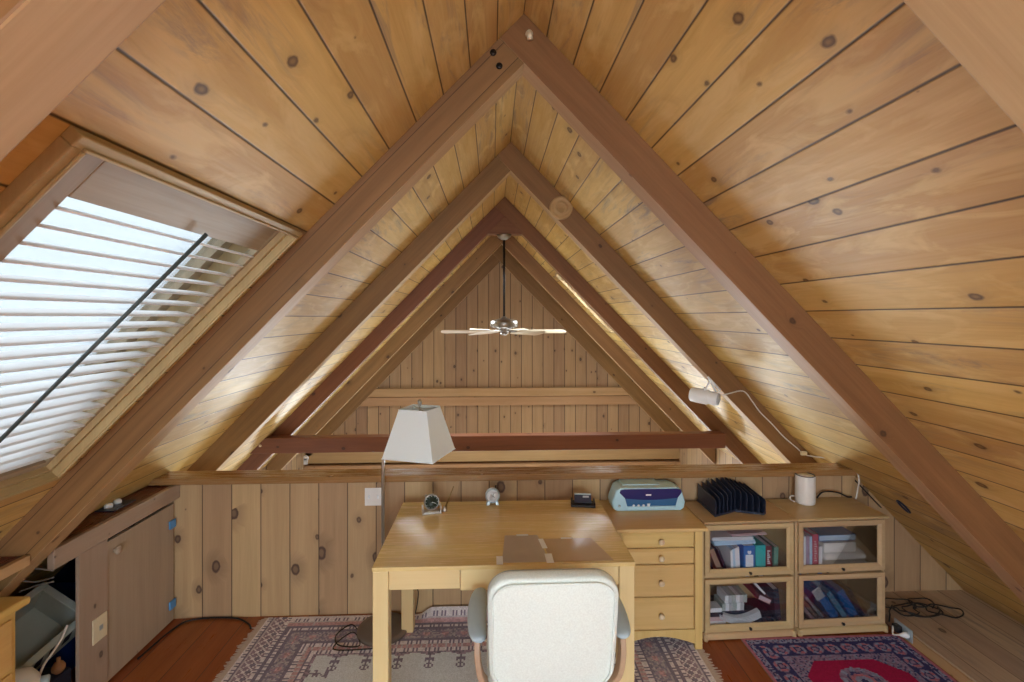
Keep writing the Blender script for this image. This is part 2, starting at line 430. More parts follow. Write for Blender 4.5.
# half wall following the roof at both ends
def under(x, vt=0.0): return R-vt-M*abs(x-XR)
b = MB()
hw0, hw1 = (R+.03)/M+.02, (R-.845)/M+.02
pts = [(XR-hw0, -.03), (XR+hw0, -.03), (XR+hw1, .845), (XR-hw1, .845)]
b.prism([(x, YW, z) for x, z in pts], (0, .09, 0))
structure(b.build('wall_back', W['halfwall'], grain=(0, 0, 1)), 'half wall of upright knotty boards behind the desk', 'wall')
b = MB(); b.box(XR-(R-.845)/M+.0, XR+(R-.86)/M+.01, 3.0, 3.155, .845, .886)
structure(b.build('trim_2', W['cap'], bevel=.006), 'brown wooden railing cap along the top of the half wall', 'trim')
b = MB(); b.box(-1.93, 2.9, 3.145, 3.30, -2.45, 0.0)
structure(b.build('wall_loft_edge', W['gable'], grain=(0, 0, 1)), 'wall under the loft edge', 'wall')

# far gable wall; low window band added below the line of sight for light
gm = MB()
wz0, wz1 = -2.0, -.95
for (x0, x1, z0, z1) in ((XL-.1, -2.3, -2.5, wz1), (2.5, XRT+.1, -2.5, wz1), (-2.3, 2.5, -2.5, wz0)):
    gm.box(x0, x1, YG, YG+.12, z0, z1)
gm.prism([(XL-.1, YG, wz1), (XRT+.1, YG, wz1), (XRT+.1, YG, under(XRT+.1)), (XR, YG, R), (XL-.1, YG, under(XL-.1))], (0, .12, 0))
structure(gm.build('wall_gable', W['gable'], grain=(0, 0, 1)), 'far gable wall of upright boards beyond the ceiling fan', 'wall')
k = 3
for (z0, z1, dy, x0, x1, lab) in ((.555, .69, .10, -2.35, 2.62, 'upper pale board across the far gable wall'),
                                  (.40, .545, .07, -2.45, 2.75, 'second pale board just under the upper one on the gable wall'),
                                  (-.515, -.33, .12, XL, XRT, 'thick brown beam low on the far gable wall'),
                                  (-.66, -.55, .16, XL, XRT, 'lowest beam showing just over the railing cap')):
    b = MB(); b.box(x0, x1, YG-dy, YG, z0, z1)
    structure(b.build('trim_%d' % k, W['rafter_sawn'] if k == 5 else W['trim'], bevel=.005), lab, 'trim'); k += 1
for sx, x in ((-1, XL), (1, XRT)):
    b = MB()
    zt = under(x)+.02
    # side wall of the lower room; its unseen window is added for light
    for (y0, y1, z0, z1) in ((3.3, 4.2, -2.5, zt), (6.0, YG, -2.5, zt), (4.2, 6.0, -2.5, -1.7), (4.2, 6.0, -.45, zt)):
        b.box(min(x, x+sx*.12), max(x, x+sx*.12), y0, y1, z0, z1)
    structure(b.build('wall_%s_lower' % ('left' if sx < 0 else 'right'), W['gable'], grain=(0, 0, 1)),
              '%s side wall of the room below' % ('left' if sx < 0 else 'right'), 'wall')
b = MB(); b.lathe([(0, -.02), (.04, -.02), (.045, 0), (.045, .02)], (XL+.03, YG-.14, -.42), 'Y', 14); b.box(XL+.0, XL+.06, YG-.16, YG-.121, -.52, -.42)
tag(b.build('wall_bracket', P['whitepaint'], bevel=.004), 'small white bracket at the left end of the low gable beam', 'bracket')
b = MB(); b.box(-2.3, 2.5, YG+.05, YG+.06, wz0, wz1)
structure(b.build('window_4', P['glass']), 'low band of glass in the far gable wall', 'window')
for n, sx, x in ((5, -1, XL), (6, 1, XRT)):
    b = MB(); b.box(min(x+sx*.05, x+sx*.06), max(x+sx*.05, x+sx*.06), 4.2, 6.0, -1.7, -.45)
    structure(b.build('window_%d' % n, P['glass']), 'glass in the %s side wall of the room below' % ('left' if sx < 0 else 'right'), 'window')

# rear wall behind the camera; its wide window is added for frontal light
b = MB()
bz0, bz1, bx0, bx1 = .35, 2.15, -.75, 1.02
b.box(XL, bx0, YB-.1, YB, 0, under(bx0)-.9); 
b.prism([(XL, YB-.1, 0), (bx0, YB-.1, 0), (bx0, YB-.1, under(bx0)), (XL, YB-.1, under(XL))], (0, .1, 0))
b.prism([(bx1, YB-.1, 0), (XRT, YB-.1, 0), (XRT, YB-.1, under(XRT)), (bx1, YB-.1, under(bx1))], (0, .1, 0))
b.box(bx0, bx1, YB-.1, YB, 0, bz0)
b.prism([(bx0, YB-.1, bz1), (bx1, YB-.1, bz1), (bx1, YB-.1, under(bx1)), (XR, YB-.1, R), (bx0, YB-.1, under(bx0))], (0, .1, 0))
structure(b.build('wall_rear', W['gable'], grain=(0, 0, 1)), 'gable wall behind the viewer', 'wall')
added_win = thing('window_7', 'wide window in the gable wall behind the viewer', 'window', (XR, YB, bz0), kind='structure')
b = MB(added_win.location)
for (x0, x1, z0, z1) in ((bx0, bx1, bz0, bz0+.05), (bx0, bx1, bz1-.05, bz1), (bx0, bx0+.05, bz0+.05, bz1-.05), (bx1-.05, bx1, bz0+.05, bz1-.05), (XR-.025, XR+.025, bz0+.05, bz1-.05)):
    b.box(x0, x1, YB-.08, YB+.02, z0, z1)
b.build('window_frame', W['trim'], added_win, bevel=.004)
b = MB(added_win.location); b.box(bx0+.05, bx1-.05, YB-.05, YB-.045, bz0+.05, bz1-.05); b.build('glass', P['glass'], added_win)  # glass of the added rear window

# skylights
def skylight(num, side, hole, label):
    y0, y1, t0, t1 = hole
    c = roof(side, (y0+y1)/2, (t0+t1)/2, 0)
    w = thing('window_%d' % num, label, 'window', c, kind='structure')
    def rb(mb, ya, yb, ta, tb, na, nb): roof_slab(mb, side, ya, yb, ta, tb, na, nb)
    tr = MB(c); e = .027; h = -.03
    rb(tr, y0-e, y1+e, t0-e, t0, h, .0); rb(tr, y0-e, y1+e, t1, t1+e, h, .0)
    rb(tr, y0-e, y0, t0, t1, h, .0); rb(tr, y1, y1+e, t0, t1, h, .0)
    f2 = .008
    rb(tr, y0-f2, y1+f2, t0-f2, t0, h-.008, h); rb(tr, y0-f2, y1+f2, t1, t1+f2, h-.008, h)
    rb(tr, y0-f2, y0, t0, t1, h-.008, h); rb(tr, y1, y1+f2, t0, t1, h-.008, h)
    tr.build('window_casing', W['window'], w, grain=(0, 1, 0), bevel=.003)
    rv = MB(c); q = .012
    rb(rv, y0, y1, t0, t0+q, 0, .17); rb(rv, y0, y1, t1-q, t1, 0, .17)
    rb(rv, y0, y0+q, t0+q, t1-q, 0, .17); rb(rv, y1-q, y1, t0+q, t1-q, 0, .17)
    rv.build('window_reveal', W['window'], w, grain=(0, 1, 0))
    sa = MB(c); s = .05
    rb(sa, y0+q, y1-q, t0+q, t0+q+s, .115, .16); rb(sa, y0+q, y1-q, t1-q-s, t1-q, .115, .16)
    rb(sa, y0+q, y0+q+s, t0+q+s, t1-q-s, .115, .16); rb(sa, y1-q-s, y1-q, t0+q+s, t1-q-s, .115, .16)
    sa.build('window_sash', W['sash'], w, grain=(0, 1, 0))
    gl = MB(c); rb(gl, y0+q+s, y1-q-s, t0+q+s, t1-q-s, .135, .14); gl.build('glass', P['glass'], w)
    return w
skylight(1, -1, HOLES[-1][0], 'skylight in the left roof slope behind white louvre slats')
skylight(2, -1, HOLES[-1][1], 'skylight in the left roof slope over the void')
skylight(3, 1, HOLES[1][0], 'skylight in the right roof slope over the void')
skylight(8, -1, HOLES[-1][2], 'skylight in the left roof slope behind the viewer')  # unseen rear pair, added to light the floor and slopes
skylight(9, 1, HOLES[1][1], 'skylight in the right roof slope behind the viewer')

# louvre shutter inside the near skylight
y0, y1, t0, t1 = HOLES[-1][0]
c = roof(-1, (y0+y1)/2, t1, .03)
sh = thing('louvre_shutter', 'louvred shutter of white slats filling the skylight on the left slope', 'shutter', c)
b = MB(c); q = .015
ST, RT = .078, .115
for (a0, a1) in ((y0+q, y0+q+ST+.02), (y1-q-.02, y1-q)):
    b = MB(c); roof_slab(b, -1, a0, a1, t0+q, t1-q, .02, .05); b.build('stile', W['sash'], sh, grain=(CA, 0, SA), bevel=.003)
for (a0, a1) in ((t0+q, t0+q+RT), (t1-q-.03, t1-q)):
    b = MB(c); roof_slab(b, -1, y0+q+ST+.02, y1-q-.02, a0, a1, .02, .05); b.build('rail', W['sash'], sh, grain=(0, 1, 0), bevel=.003)
tau = math.radians(13)
sd = Vector((math.cos(tau), 0, -math.sin(tau))); sn = Vector((math.sin(tau), 0, math.cos(tau)))
ya, yb = y0+q+ST+.022, y1-q-.022
slat_mesh = None
NS = 21
for i in range(NS):
    t = t0+q+RT+.045+i*(t1-q-.03-.02-(t0+q+RT+.045))/(NS-1)
    p = roof(-1, 0, t, .045)
    if slat_mesh is None:
        b = MB()
        prof = [(-.039, 0), (-.028, -.004), (.028, -.004), (.039, 0), (.028, .004), (-.028, .004)]
        b.prism([sd*a_+sn*b_+Vector((0, ya-c.y, 0)) for a_, b_ in prof], (0, yb-ya, 0))
        so = b.build('slat', W['slat'], sh, grain=(0, 1, 0)); slat_mesh = so
    else:
        so = slat_mesh.copy(); COL.objects.link(so); so.parent = sh
    so.location = (p.x-c.x, 0, p.z-c.z)
b = MB(c); ym = 1.475
b.tube([roof(-1, ym, t0+q+RT-.02, -.002), roof(-1, ym, t1-q-.03, -.002)], .006, 8)
b.build('tilt_rod', P['rod'], sh)

# left knee wall, ledge, little door
XK = -1.95
b = MB(); b.box(XK-.018, XK, 2.352, 2.523, 0, .75); 
o = b.build('wall_left', W['grey'], grain=(0, 0, 1), bevel=.003)
structure(o, 'upright grey board at the open end of the left knee wall', 'wall')
d = thing('door_1', 'grey pine cupboard door in the left knee wall', 'door', (XK, 2.7, 0), kind='structure')
b = MB(d.location); b.box(XK-.03, XK-.008, 2.5315, 3.04, .01, .722); b.build('door_panel', W['grey'], d, grain=(0, 0, 1), bevel=.002)
b = MB(d.location); b.lathe([(0, .03), (.018, .028), (.022, .018), (.012, .006), (.012, -.01)], (XK-.008, 2.575, .66), 'X', 14); b.build('knob', W['grey'], d)
for z in (.09, .58):
    b = MB(d.location); b.box(XK-.006, XK+.006, 2.99, 3.042, z, z+.05); h = b.build('hinge', P['blue'], d, bevel=.003); h['label'] = 'blue hinge'
b = MB(); b.box(XK-.012, XK+.02, 2.2, YW, .752, .842)
structure(b.build('trim_7', W['grey'], grain=(0, 1, 0), bevel=.005), 'grey board along the front of the left ledge', 'trim')
b = MB(); b.box(-2.32, XK-.012, 2.115, YW, .815, .84)
structure(b.build('ledge', W['ledge'], grain=(0, 1, 0)), 'dark red ledge on top of the left knee wall', 'ledge')
b = MB(); b.box(-2.1, -1.865, .3, 1.995, .885, .915)
structure(b.build('ledge', W['ledge'], grain=(0, 1, 0)), 'dark red ledge in front of the left rafter, above the yellow chest', 'ledge')
b = MB(); b.box(-1.865, -1.84, .3, 1.995, .88, .921)
structure(b.build('trim_8', W['trim'], grain=(0, 1, 0), bevel=.003), 'pale edge strip of the ledge above the yellow chest', 'trim')
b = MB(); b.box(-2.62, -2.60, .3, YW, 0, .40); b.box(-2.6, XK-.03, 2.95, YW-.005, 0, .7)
structure(b.build('wall_cavity', P['lining']), 'black lining at the back of the hollow under the left ledge', 'wall')  # dark sheet in place of the shade inside the hollow

# ================================================================== FURNITURE
# ---------------- desk
DX0, DX1, DY0, DY1, DZ = -.537, .655, 2.167, 2.925, .75
desk = thing('writing_desk', 'honey coloured wooden writing desk standing in front of the half wall', 'desk', ((DX0+DX1)/2, (DY0+DY1)/2, 0))
O = desk.location
b = MB(O); b.box(DX0, DX1, DY0, DY1, DZ-.019, DZ); b.build('desktop', W['desk'], desk, bevel=.003)
for x in (DX0+.003, DX1-.073):
    for y in (DY0+.003, DY1-.073):
        b = MB(O); b.box(x, x+.07, y, y+.07, .0075, DZ-.0195); b.build('leg', W['desk_leg'], desk, grain=(0, 0, 1), bevel=.004)
b = MB(O)
for (x0, x1) in ((DX0+.074, -.145), (.275, DX1-.074)): b.box(x0, x1, DY0+.015, DY0+.035, .64, DZ-.0195)
b.box(DX0+.074, DX1-.074, DY1-.035, DY1-.015, .64, DZ-.0195)
b.box(DX0+.015, DX0+.035, DY0+.074, DY1-.074, .64, DZ-.0195); b.box(DX1-.035, DX1-.015, DY0+.074, DY1-.074, .64, DZ-.0195)
b.build('apron', W['desk_leg'], desk, bevel=.002)
b = MB(O); b.box(-.142, .272, DY0+.008, DY0+.03, .634, DZ-.021); b.box(-.12, .25, DY0+.03, DY0+.45, .65, .66)
b.build('drawer', W['desk_leg'], desk, bevel=.003)

# desk mats with tape
def mat_thing(pts, mat, label, tapes):
    cx = sum(p[0] for p in pts)/4; cy = sum(p[1] for p in pts)/4
    t = thing('desk_mat', label, 'desk mat', (cx, cy, DZ), 0, 'clear sheets taped to the desk')
    b = MB((cx, cy, DZ)); b.prism([(x, y, DZ+.0005) for x, y in pts], (0, 0, .002)); b.build('sheet', mat, t)
    for (x, y, w, l, a) in tapes:
        b = MB((cx, cy, DZ)); mt = Matrix.Translation((x, y, DZ+.0026)) @ Matrix.Rotation(a, 4, 'Z')
        b.box(-w/2, w/2, -l/2, l/2, 0, .0008, mt); b.build('tape', P['white'], t)
mat_thing([(.045, 2.185), (.262, 2.185), (.232, 2.455), (.065, 2.455)], P['mat2'], 'mauve clear sheet taped to the front of the desk, the left of two',
          [(.155, 2.455, .06, .016, 0), (.035, 2.205, .03, .075, 0)])
mat_thing([(.268, 2.185), (.56, 2.185), (.50, 2.41), (.25, 2.41)], P['mat'], 'brown clear sheet taped to the front of the desk, the right of two',
          [(.375, 2.412, .055, .014, 0), (.25, 2.36, .025, .10, .12), (.265, 2.215, .034, .085, .02)])

# ---------------- office chair
CX, CY = .215, 1.93
ch = thing('office_chair', 'cream upholstered office armchair seen from behind at the desk', 'chair', (CX, CY, 0))
O = ch.location
def slab(mb, prof, f0, f1, inset, th):
    pass
back = MB()
BH, BW = .445, .465
bz, by = .535, 1.735      # lower edge of the back
lean = math.radians(9)
mt = Matrix.Translation((CX, by, bz)) @ Matrix.Rotation(lean, 4, 'X')
def cushion(mb, w, h, r, thick, mt, crown=.02, y0=0.0, n=7, taper=0.03):
    """rounded pad standing in local XZ with thickness along -Y .. +Y"""
    rings = []
    prof = [(0.0, -.5, .985), (0.35, -.5, .985)] 
    steps = [(-.5, .30), (-.52, .62), (-.50, .86), (-.40, .965), (-.2, 1.0), (.2, 1.0), (.40, .965), (.5, .86), (.52, .62), (.5, .30)]
    base = roundrect(w, h, r, n)
    for yy, s in steps:
        ring = []
        for (x, z) in base:
            k = 1-(1-s)
            dx = x*(1-(1-s)*(.22 if abs(s-1) < .4 else 1)) if s > .8 else x*s
            dz = z*(1-(1-s)*(.22 if abs(s-1) < .4 else 1)) if s > .8 else z*s
            tp = 1-taper*(.5-(dz/h))
            bulge = crown*(1-min(1, (abs(dx)/(w/2))**2))*(1-min(1, (abs(dz)/(h/2))**2))
            yv = yy*thick + (bulge if yy > 0 else -bulge)
            cv = .10*(dx*dx)            # wraps forward at the sides
            ring.append(mt @ Vector((dx*tp, y0+yv+cv, dz+h/2)))
        rings.append(ring)
    mb.rings(rings, True, True)
b = MB(O); cushion(b, BW, BH, .085, .055, mt); b.build('backrest', P['fabric'], ch, grain=(0, 0, 1), ss=1)
b = MB(O)
pl = [mt @ Vector((x*(1-.03*(.5-z/BH)), -.0345+.10*x*x, z+BH/2)) for x, z in roundrect(BW*.925, BH*.93, .075, 7)]
b.tube(pl+[pl[0]], .0045, 6, False); b.build('piping', P['fabric'], ch)
b = MB(O); mt2 = Matrix.Translation((CX, by+.012, bz-.02)) @ Matrix.Rotation(lean, 4, 'X'); cushion(b, BW+.004, BH+.012, .09, .03, mt2, 0.0, .02); b.build('back_shell', P['shell'], ch, ss=1)
# seat
b = MB(O); ms = Matrix.Translation((CX, 1.79, .46)) @ Matrix.Rotation(-PI/2, 4, 'X'); cushion(b, .48, .44, .09, .075, ms); b.build('seat', P['fabric'], ch, ss=1)
for s in (-1, 1):
    # armrest: rounded pad on a bent strip
    x = CX+(.296 if s > 0 else -.277)
    arm = MB(O); rings = []
    for k, yy in enumerate((1.80, 1.81, 1.84, 1.92, 2.02, 2.09, 2.12, 2.13)):
        hw = (.012, .028, .037, .041, .041, .036, .026, .010)[k]; hh = (.006, .014, .019, .02, .02, .018, .013, .005)[k]
        ring = []
        for q in range(12):
            a_ = 2*PI*q/12
            ring.append((x+hw*math.cos(a_)+s*.012*((yy-1.965)/.16)**2*-1, yy, .655+.012*math.sin((yy-1.8)*5)+hh*math.sin(a_)))
        rings.append(ring)
    arm.rings(rings); a_ob = arm.build('armrest', P['pad'], ch, ss=1)
    st = MB(O); path = curve([(x-s*.005, 1.86, .645), (x-s*.008, 1.84, .56), (x-s*.028, 1.85, .475), (x-s*.085, 1.88, .425), (x-s*.18, 1.93, .41)], 6)
    ringsl = []
    for i, p in enumerate(path):
        t_ = (path[min(i+1, len(path)-1)]-path[max(i-1, 0)]).normalized(); yv = Vector((0, 1, 0)); nv = t_.cross(yv).normalized()
        ringsl.append([p+nv*.011+yv*.024, p+nv*.011-yv*.024, p-nv*.011-yv*.024, p-nv*.011+yv*.024])
    st.rings(ringsl, True, False); st.build('arm_support', W['tan'], ch, grain=(0, 0, 1), bevel=.004)
b = MB(O); b.tube(curve([(CX, 1.765, .62), (CX, 1.79, .5), (CX, 1.85, .425), (CX, 1.98, .41)], 5), .022, 10); b.build('back_bracket', P['darkmetal'], ch)
b = MB(O); b.lathe([(.10, .415), (.10, .40), (.03, .39), (.03, .25), (.022, .245), (.022, .10), (.04, .095), (.05, .06)], (CX, 1.99, 0), 'Z', 20); b.build('column', P['darkmetal'], ch)
b = MB(O)
for k in range(5):
    a_ = 2*PI*k/5+.3; dv = Vector((math.cos(a_), math.sin(a_), 0)); pv = Vector((-dv.y, dv.x, 0)); c0 = Vector((CX, 1.99, 0))
    b.hexa([c0+dv*.03-pv*.03+Vector((0, 0, .065)), c0+dv*.28-pv*.018+Vector((0, 0, .065)), c0+dv*.28+pv*.018+Vector((0, 0, .065)), c0+dv*.03+pv*.03+Vector((0, 0, .065)),
            c0+dv*.03-pv*.03+Vector((0, 0, .10)), c0+dv*.28-pv*.015+Vector((0, 0, .085)), c0+dv*.28+pv*.015+Vector((0, 0, .085)), c0+dv*.03+pv*.03+Vector((0, 0, .10))])
b.build('star_base', W['tan'], ch, bevel=.006)
for k in range(5):
    a_ = 2*PI*k/5+.3; dv = Vector((math.cos(a_), math.sin(a_), 0)); c0 = Vector((CX, 1.99, 0))+dv*.265
    b = MB(O)
    for q in (-.017, .017): b.lathe([(0, -.009), (.022, -.009), (.026, -.004), (.026, .004), (.022, .009), (0, .009)], c0+Vector((q, 0, .034)), 'X', 14)
    b.tube([c0+Vector((0, 0, .028)), c0+Vector((0, 0, .07))], .008, 8); b.build('caster', P['black'], ch)

# ---------------- floor lamp
lx, ly = -.648, 2.885
lamp = thing('floor_lamp', 'floor lamp with a white square tapered shade beside the desk', 'floor lamp', (lx, ly, .008))
O = lamp.location
b = MB(O); b.lathe([(.0, 0.0), (.148, 0.0), (.15, .006), (.148, .016), (.12, .022), (.03, .028), (.014, .04), (.0, .042)], (lx, ly, .008), 'Z', 40); b.build('base', P['base'], lamp)
scx, scy = -.427, 2.86
b = MB(O); b.tube([(lx, ly, .04), (lx, ly, 1.0)]+curve([(lx, ly, 1.0), (lx+.012, ly-.001, 1.045), (lx+.06, ly-.006, 1.07), (scx-.06, scy+.003, 1.078), (scx-.01, scy, 1.09), (scx, scy, 1.13)], 5)[1:]+[(scx, scy, 1.2)], .0095, 12); b.build('pole', P['steel'], lamp)
b = MB(O); b.lathe([(.0, 1.12), (.02, 1.125), (.02, 1.19), (.012, 1.2), (.018, 1.215), (.03, 1.245), (.028, 1.275), (.012, 1.295), (0, 1.298)], (scx, scy, 0), 'Z', 18); b.build('bulb', P['bulb'], lamp)
rz = math.radians(-18.5); ms = Matrix.Translation((scx, scy, 0)) @ Matrix.Rotation(rz, 4, 'Z')
def sq(h, z): return [ms @ Vector((sx*h, sy*h, z)) for sx, sy in ((-1, -1), (1, -1), (1, 1), (-1, 1))]
b = MB(O); b.rings([sq(.158, 1.062), sq(.090, 1.332), sq(.087, 1.332), sq(.155, 1.062), sq(.158, 1.062)], False, False); o = b.build('lamp_shade', P['shade'], lamp, bevel=.0012)
for h, z in ((.158, 1.062), (.0895, 1.332)):
    b = MB(O); r_ = sq(h, z); b.tube(r_+[r_[0]], .003, 6, False); b.build('shade_binding', P['shade'], lamp)
b = MB(O); b.tube([ms @ Vector((-.088, -.088, 1.325)), ms @ Vector((.088, .088, 1.325))], .002, 6); b.tube([ms @ Vector((-.088, .088, 1.325)), ms @ Vector((.088, -.088, 1.325))], .002, 6)
b.tube([(scx, scy, 1.29), (scx, scy, 1.345)], .004, 8); b.build('spider', P['steel'], lamp)
b = MB(O); b.lathe([(.0, 1.342), (.010, 1.344), (.006, 1.352), (.013, 1.362), (.015, 1.370), (.010, 1.380), (0, 1.383)], (scx, scy, 0), 'Z', 16); b.build('finial', P['steel'], lamp)
b = MB(); b.tube(curve([(lx-.13, ly-.03, .016), (lx-.20, ly+.05, .014), (lx-.26, ly-.04, .014), (lx-.22, ly-.13, .014), (lx-.10, ly-.14, .014), (lx-.17, ly-.03, .02), (lx-.24, ly-.16, .014), (lx-.05, ly-.17, .014), (lx+.0, ly-.155, .014)], 8), .0032, 6)
tag(b.build('lamp_cord', P['cable']), 'black cord coiled on the rug beside the lamp base', 'cord')
b = MB(); b.tube(curve([(lx+.12, ly+.07, .012), (lx+.17, ly+.09, .03), (lx+.19, ly+.12, .16), (lx+.145, ly+.155, .175), (lx+.10, ly+.15, .12)], 8), .003, 6)
tag(b.build('power_cable', P['cable']), 'thin black cord looping up behind the left rear desk leg', 'cord')
b = MB(); b.tube(curve([(XK+.02, 2.7, .006), (XK+.05, 2.95, .008), (-1.83, 3.035, .008), (-1.6, 3.04, .008), (-1.48, 2.98, .008), (-1.44, 2.93, .008)], 8), .005, 6)
tag(b.build('loose_cable', P['cable']), 'dark cord lying along the foot of the half wall left of the rug', 'cord')

# ---------------- drawer cabinet
KX0, KX1, KY0, KY1, KZ = .672, 1.178, 2.64, 3.045, .70
cab = thing('drawer_cabinet', 'honey pine cabinet of four drawers with pale knobs under the printer', 'drawer cabinet', ((KX0+KX1)/2, 2.85, 0))
O = cab.location
b = MB(O); b.box(KX0-.008, KX1+.02, KY0-.03, KY1, KZ-.02, KZ); b.build('top', W['drawer'], cab, bevel=.006)
b = MB(O)
b.box(KX0, KX0+.018, KY0+.01, KY1, 0.009, KZ-.0205); b.box(KX1-.018, KX1, KY0+.01, KY1, 0.009, KZ-.0205)
b.box(KX0+.018, KX1-.018, KY1-.012, KY1, .06, KZ-.0205); b.box(KX0+.018, KX1-.018, KY0+.03, KY1-.012, .095, .11)
b.build('body', W['drawer'], cab, grain=(0, 0, 1), bevel=.002)
b = MB(O); b.box(KX0, KX0+.042, KY0, KY0+.022, .009, KZ-.0205); b.box(KX1-.042, KX1, KY0, KY0+.022, 0.009, KZ-.0205); b.box(KX0+.042, KX1-.042, KY0, KY0+.022, .672, KZ-.0205)
for z in (.585, .575-.09, .29): pass
arc = [(KX0+.042, .12), (KX1-.042, .12), (KX1-.042, .04)]+[(KX1-.042-(KX1-KX0-.084)*k/10, .04+.045*math.sin(PI*k/10)) for k in range(1, 10)]+[(KX0+.042, .04)]
b.prism([(x, KY0+.002, z) for x, z in arc], (0, .018, 0))
b.build('face_frame', W['drawer'], cab, grain=(0, 0, 1), bevel=.002)
for (z0, z1) in ((.582, .668), (.490, .577), (.308, .485), (.124, .303)):
    dr = MB(O); x0, x1 = KX0+.045, KX1-.045
    dr.box(x0, x1, KY0+.003, KY0+.02, z0, z1)
    i = .012
    dr.hexa([(x0, KY0+.003, z0), (x1, KY0+.003, z0), (x1, KY0+.003, z1), (x0, KY0+.003, z1), (x0+i, KY0-.006, z0+i), (x1-i, KY0-.006, z0+i), (x1-i, KY0-.006, z1-i), (x0+i, KY0-.006, z1-i)])
    do = dr.build('drawer', W['drawer'], cab, bevel=.0015)
    kb = MB(O); kb.lathe([(0, -.032), (.012, -.030), (.0165, -.022), (.012, -.013), (.007, -.009), (.008, 0)], ((x0+x1)/2+.012, KY0-.006, (z0+z1)/2), 'Y', 16)
    ko = kb.build('knob', P['ivory'], do)

# ---------------- two glass door bookcases
def bookcase(x0, y0, rot, label):
    w, dpt, hh = .56, .298, .69
    t = thing('glass_door_bookcase', label, 'bookcase', (x0, y0, 0), rot, 'low bookcases with glass flap doors')
    b = MB()
    for x in (0, w-.02): b.box(x, x+.02, .02, dpt, .01, hh-.022)
    b.box(.02, w-.02, dpt-.012, dpt, .04, hh-.022)
    b.box(.02, w-.02, .022, dpt-.012, .045, .06); b.box(.02, w-.02, .022, dpt-.012, .352, .366); b.box(.02, w-.02, .022, dpt-.012, hh-.034, hh-.022)
    b.build('body', W['case'], t, grain=(0, 0, 1), bevel=.002)
    b = MB(); b.prism([(-.002, -.012, hh), (-.002, -.018, hh-.006), (-.002, -.012, hh-.013), (-.002, -.002, hh-.018), (-.002, 0, hh-.022), (-.002, dpt, hh-.022), (-.002, dpt, hh)], (w+.004, 0, 0)); b.build('top', W['case'], t, bevel=.002)
    b = MB(); b.prism([(0, -.010, .008), (0, -.010, .03), (0, -.004, .038), (0, .004, .042), (0, .02, .042), (0, .02, .008)], (w, 0, 0)); b.build('plinth', W['case'], t, bevel=.003)
    for x in (0.004, w-.024):
        b = MB(); b.lathe([(0, 0.002), (.012, .002), (.014, .012), (.009, .022), (.012, .03), (.012, .04)], (x+.01, -.004, 0), 'Z', 12); b.build('foot', W['case'], t)
    for (z0, z1) in ((.368, hh-.026), (.046, .350)):
        d0 = MB(); s = .036
        X0, X1 = .012, w-.012
        # bevelled frame, mitred
        outer = [(X0, z0), (X1, z0), (X1, z1), (X0, z1)]; inner = [(X0+s, z0+s), (X1-s, z0+s), (X1-s, z1-s), (X0+s, z1-s)]
        mid = [(X0+s*.62, z0+s*.62), (X1-s*.62, z0+s*.62), (X1-s*.62, z1-s*.62), (X0+s*.62, z1-s*.62)]
        for k in range(4):
            j = (k+1) % 4
            d0.hexa([(outer[k][0], .0, outer[k][1]), (outer[j][0], .0, outer[j][1]), (mid[j][0], .0, mid[j][1]), (mid[k][0], .0, mid[k][1]),
                     (outer[k][0], .019, outer[k][1]), (outer[j][0], .019, outer[j][1]), (mid[j][0], .019, mid[j][1]), (mid[k][0], .019, mid[k][1])])
            d0.hexa([(mid[k][0], .0, mid[k][1]), (mid[j][0], .0, mid[j][1]), (inner[j][0], .011, inner[j][1]), (inner[k][0], .011, inner[k][1]),
                     (mid[k][0], .019, mid[k][1]), (mid[j][0], .019, mid[j][1]), (inner[j][0], .019, inner[j][1]), (inner[k][0], .019, inner[k][1])])
        do = d0.build('door', W['case'], t, bevel=.0012)
        g = MB(); g.box(X0+s*.8, X1-s*.8, .014, .0155, z0+s*.8, z1-s*.8); g.build('glass', P['cabglass'], do)
        kb = MB(); kb.lathe([(0, -.016), (.007, -.015), (.009, -.010), (.005, -.005), (.006, .0)], (w/2, 0, z0+.016), 'Y', 12); kb.build('knob', P['darkmetal'], do)
    return t
BR = math.radians(1.8)
bc1 = bookcase(1.218, 2.722, BR, 'left glass door bookcase, holding the black file sorter and crammed with papers')
bc2 = bookcase(1.788, 2.742, BR, 'right glass door bookcase under the white cup')
def case_mat(which): return Matrix.Translation(((1.218, 2.722, 0), (1.788, 2.742, 0))[which]) @ Matrix.Rotation(BR, 4, 'Z')
def book(which, name, label, cat, mat, x, y, z, sx, sy, sz, tilt=0.0, yaw=0.0, pages=None, group=None, flat=False, extra=None):
    """an item in a bookcase: x is its left lower edge; tilt leans it about the depth axis"""
    mt = case_mat(which) @ Matrix.Translation((x, y, z)) @ Matrix.Rotation(yaw, 4, 'Z') @ Matrix.Rotation(tilt, 4, 'Y')
    o = bpy.data.objects.new(name, None); COL.objects.link(o); o.matrix_world = mt; o.empty_display_size = .03
    tag(o, label, cat, group)
    if flat:
        b = MB(); b.box(0, sx, 0, sy, 0, .002); b.box(0, sx, 0, sy, sz-.002, sz); b.box(0, .002, 0, sy, .002, sz-.002); b.build('cover', mat, o, bevel=.0006)
        b = MB(); b.box(.003, sx-.003, .003, sy-.003, .0025, sz-.0025); b.build('pages', pages or P['paper'], o)
    else:
        b = MB(); b.box(0, .0022, 0, sy, 0, sz); b.box(sx-.0022, sx, 0, sy, 0, sz); b.box(.0022, sx-.0022, 0, .0022, 0, sz); b.build('cover', mat, o, bevel=.0006)
        b = MB(); b.box(.0026, sx-.0026, .003, sy-.004, .003, sz-.003); b.build('pages', pages or P['paper'], o)
    if extra: extra(o)
    return o
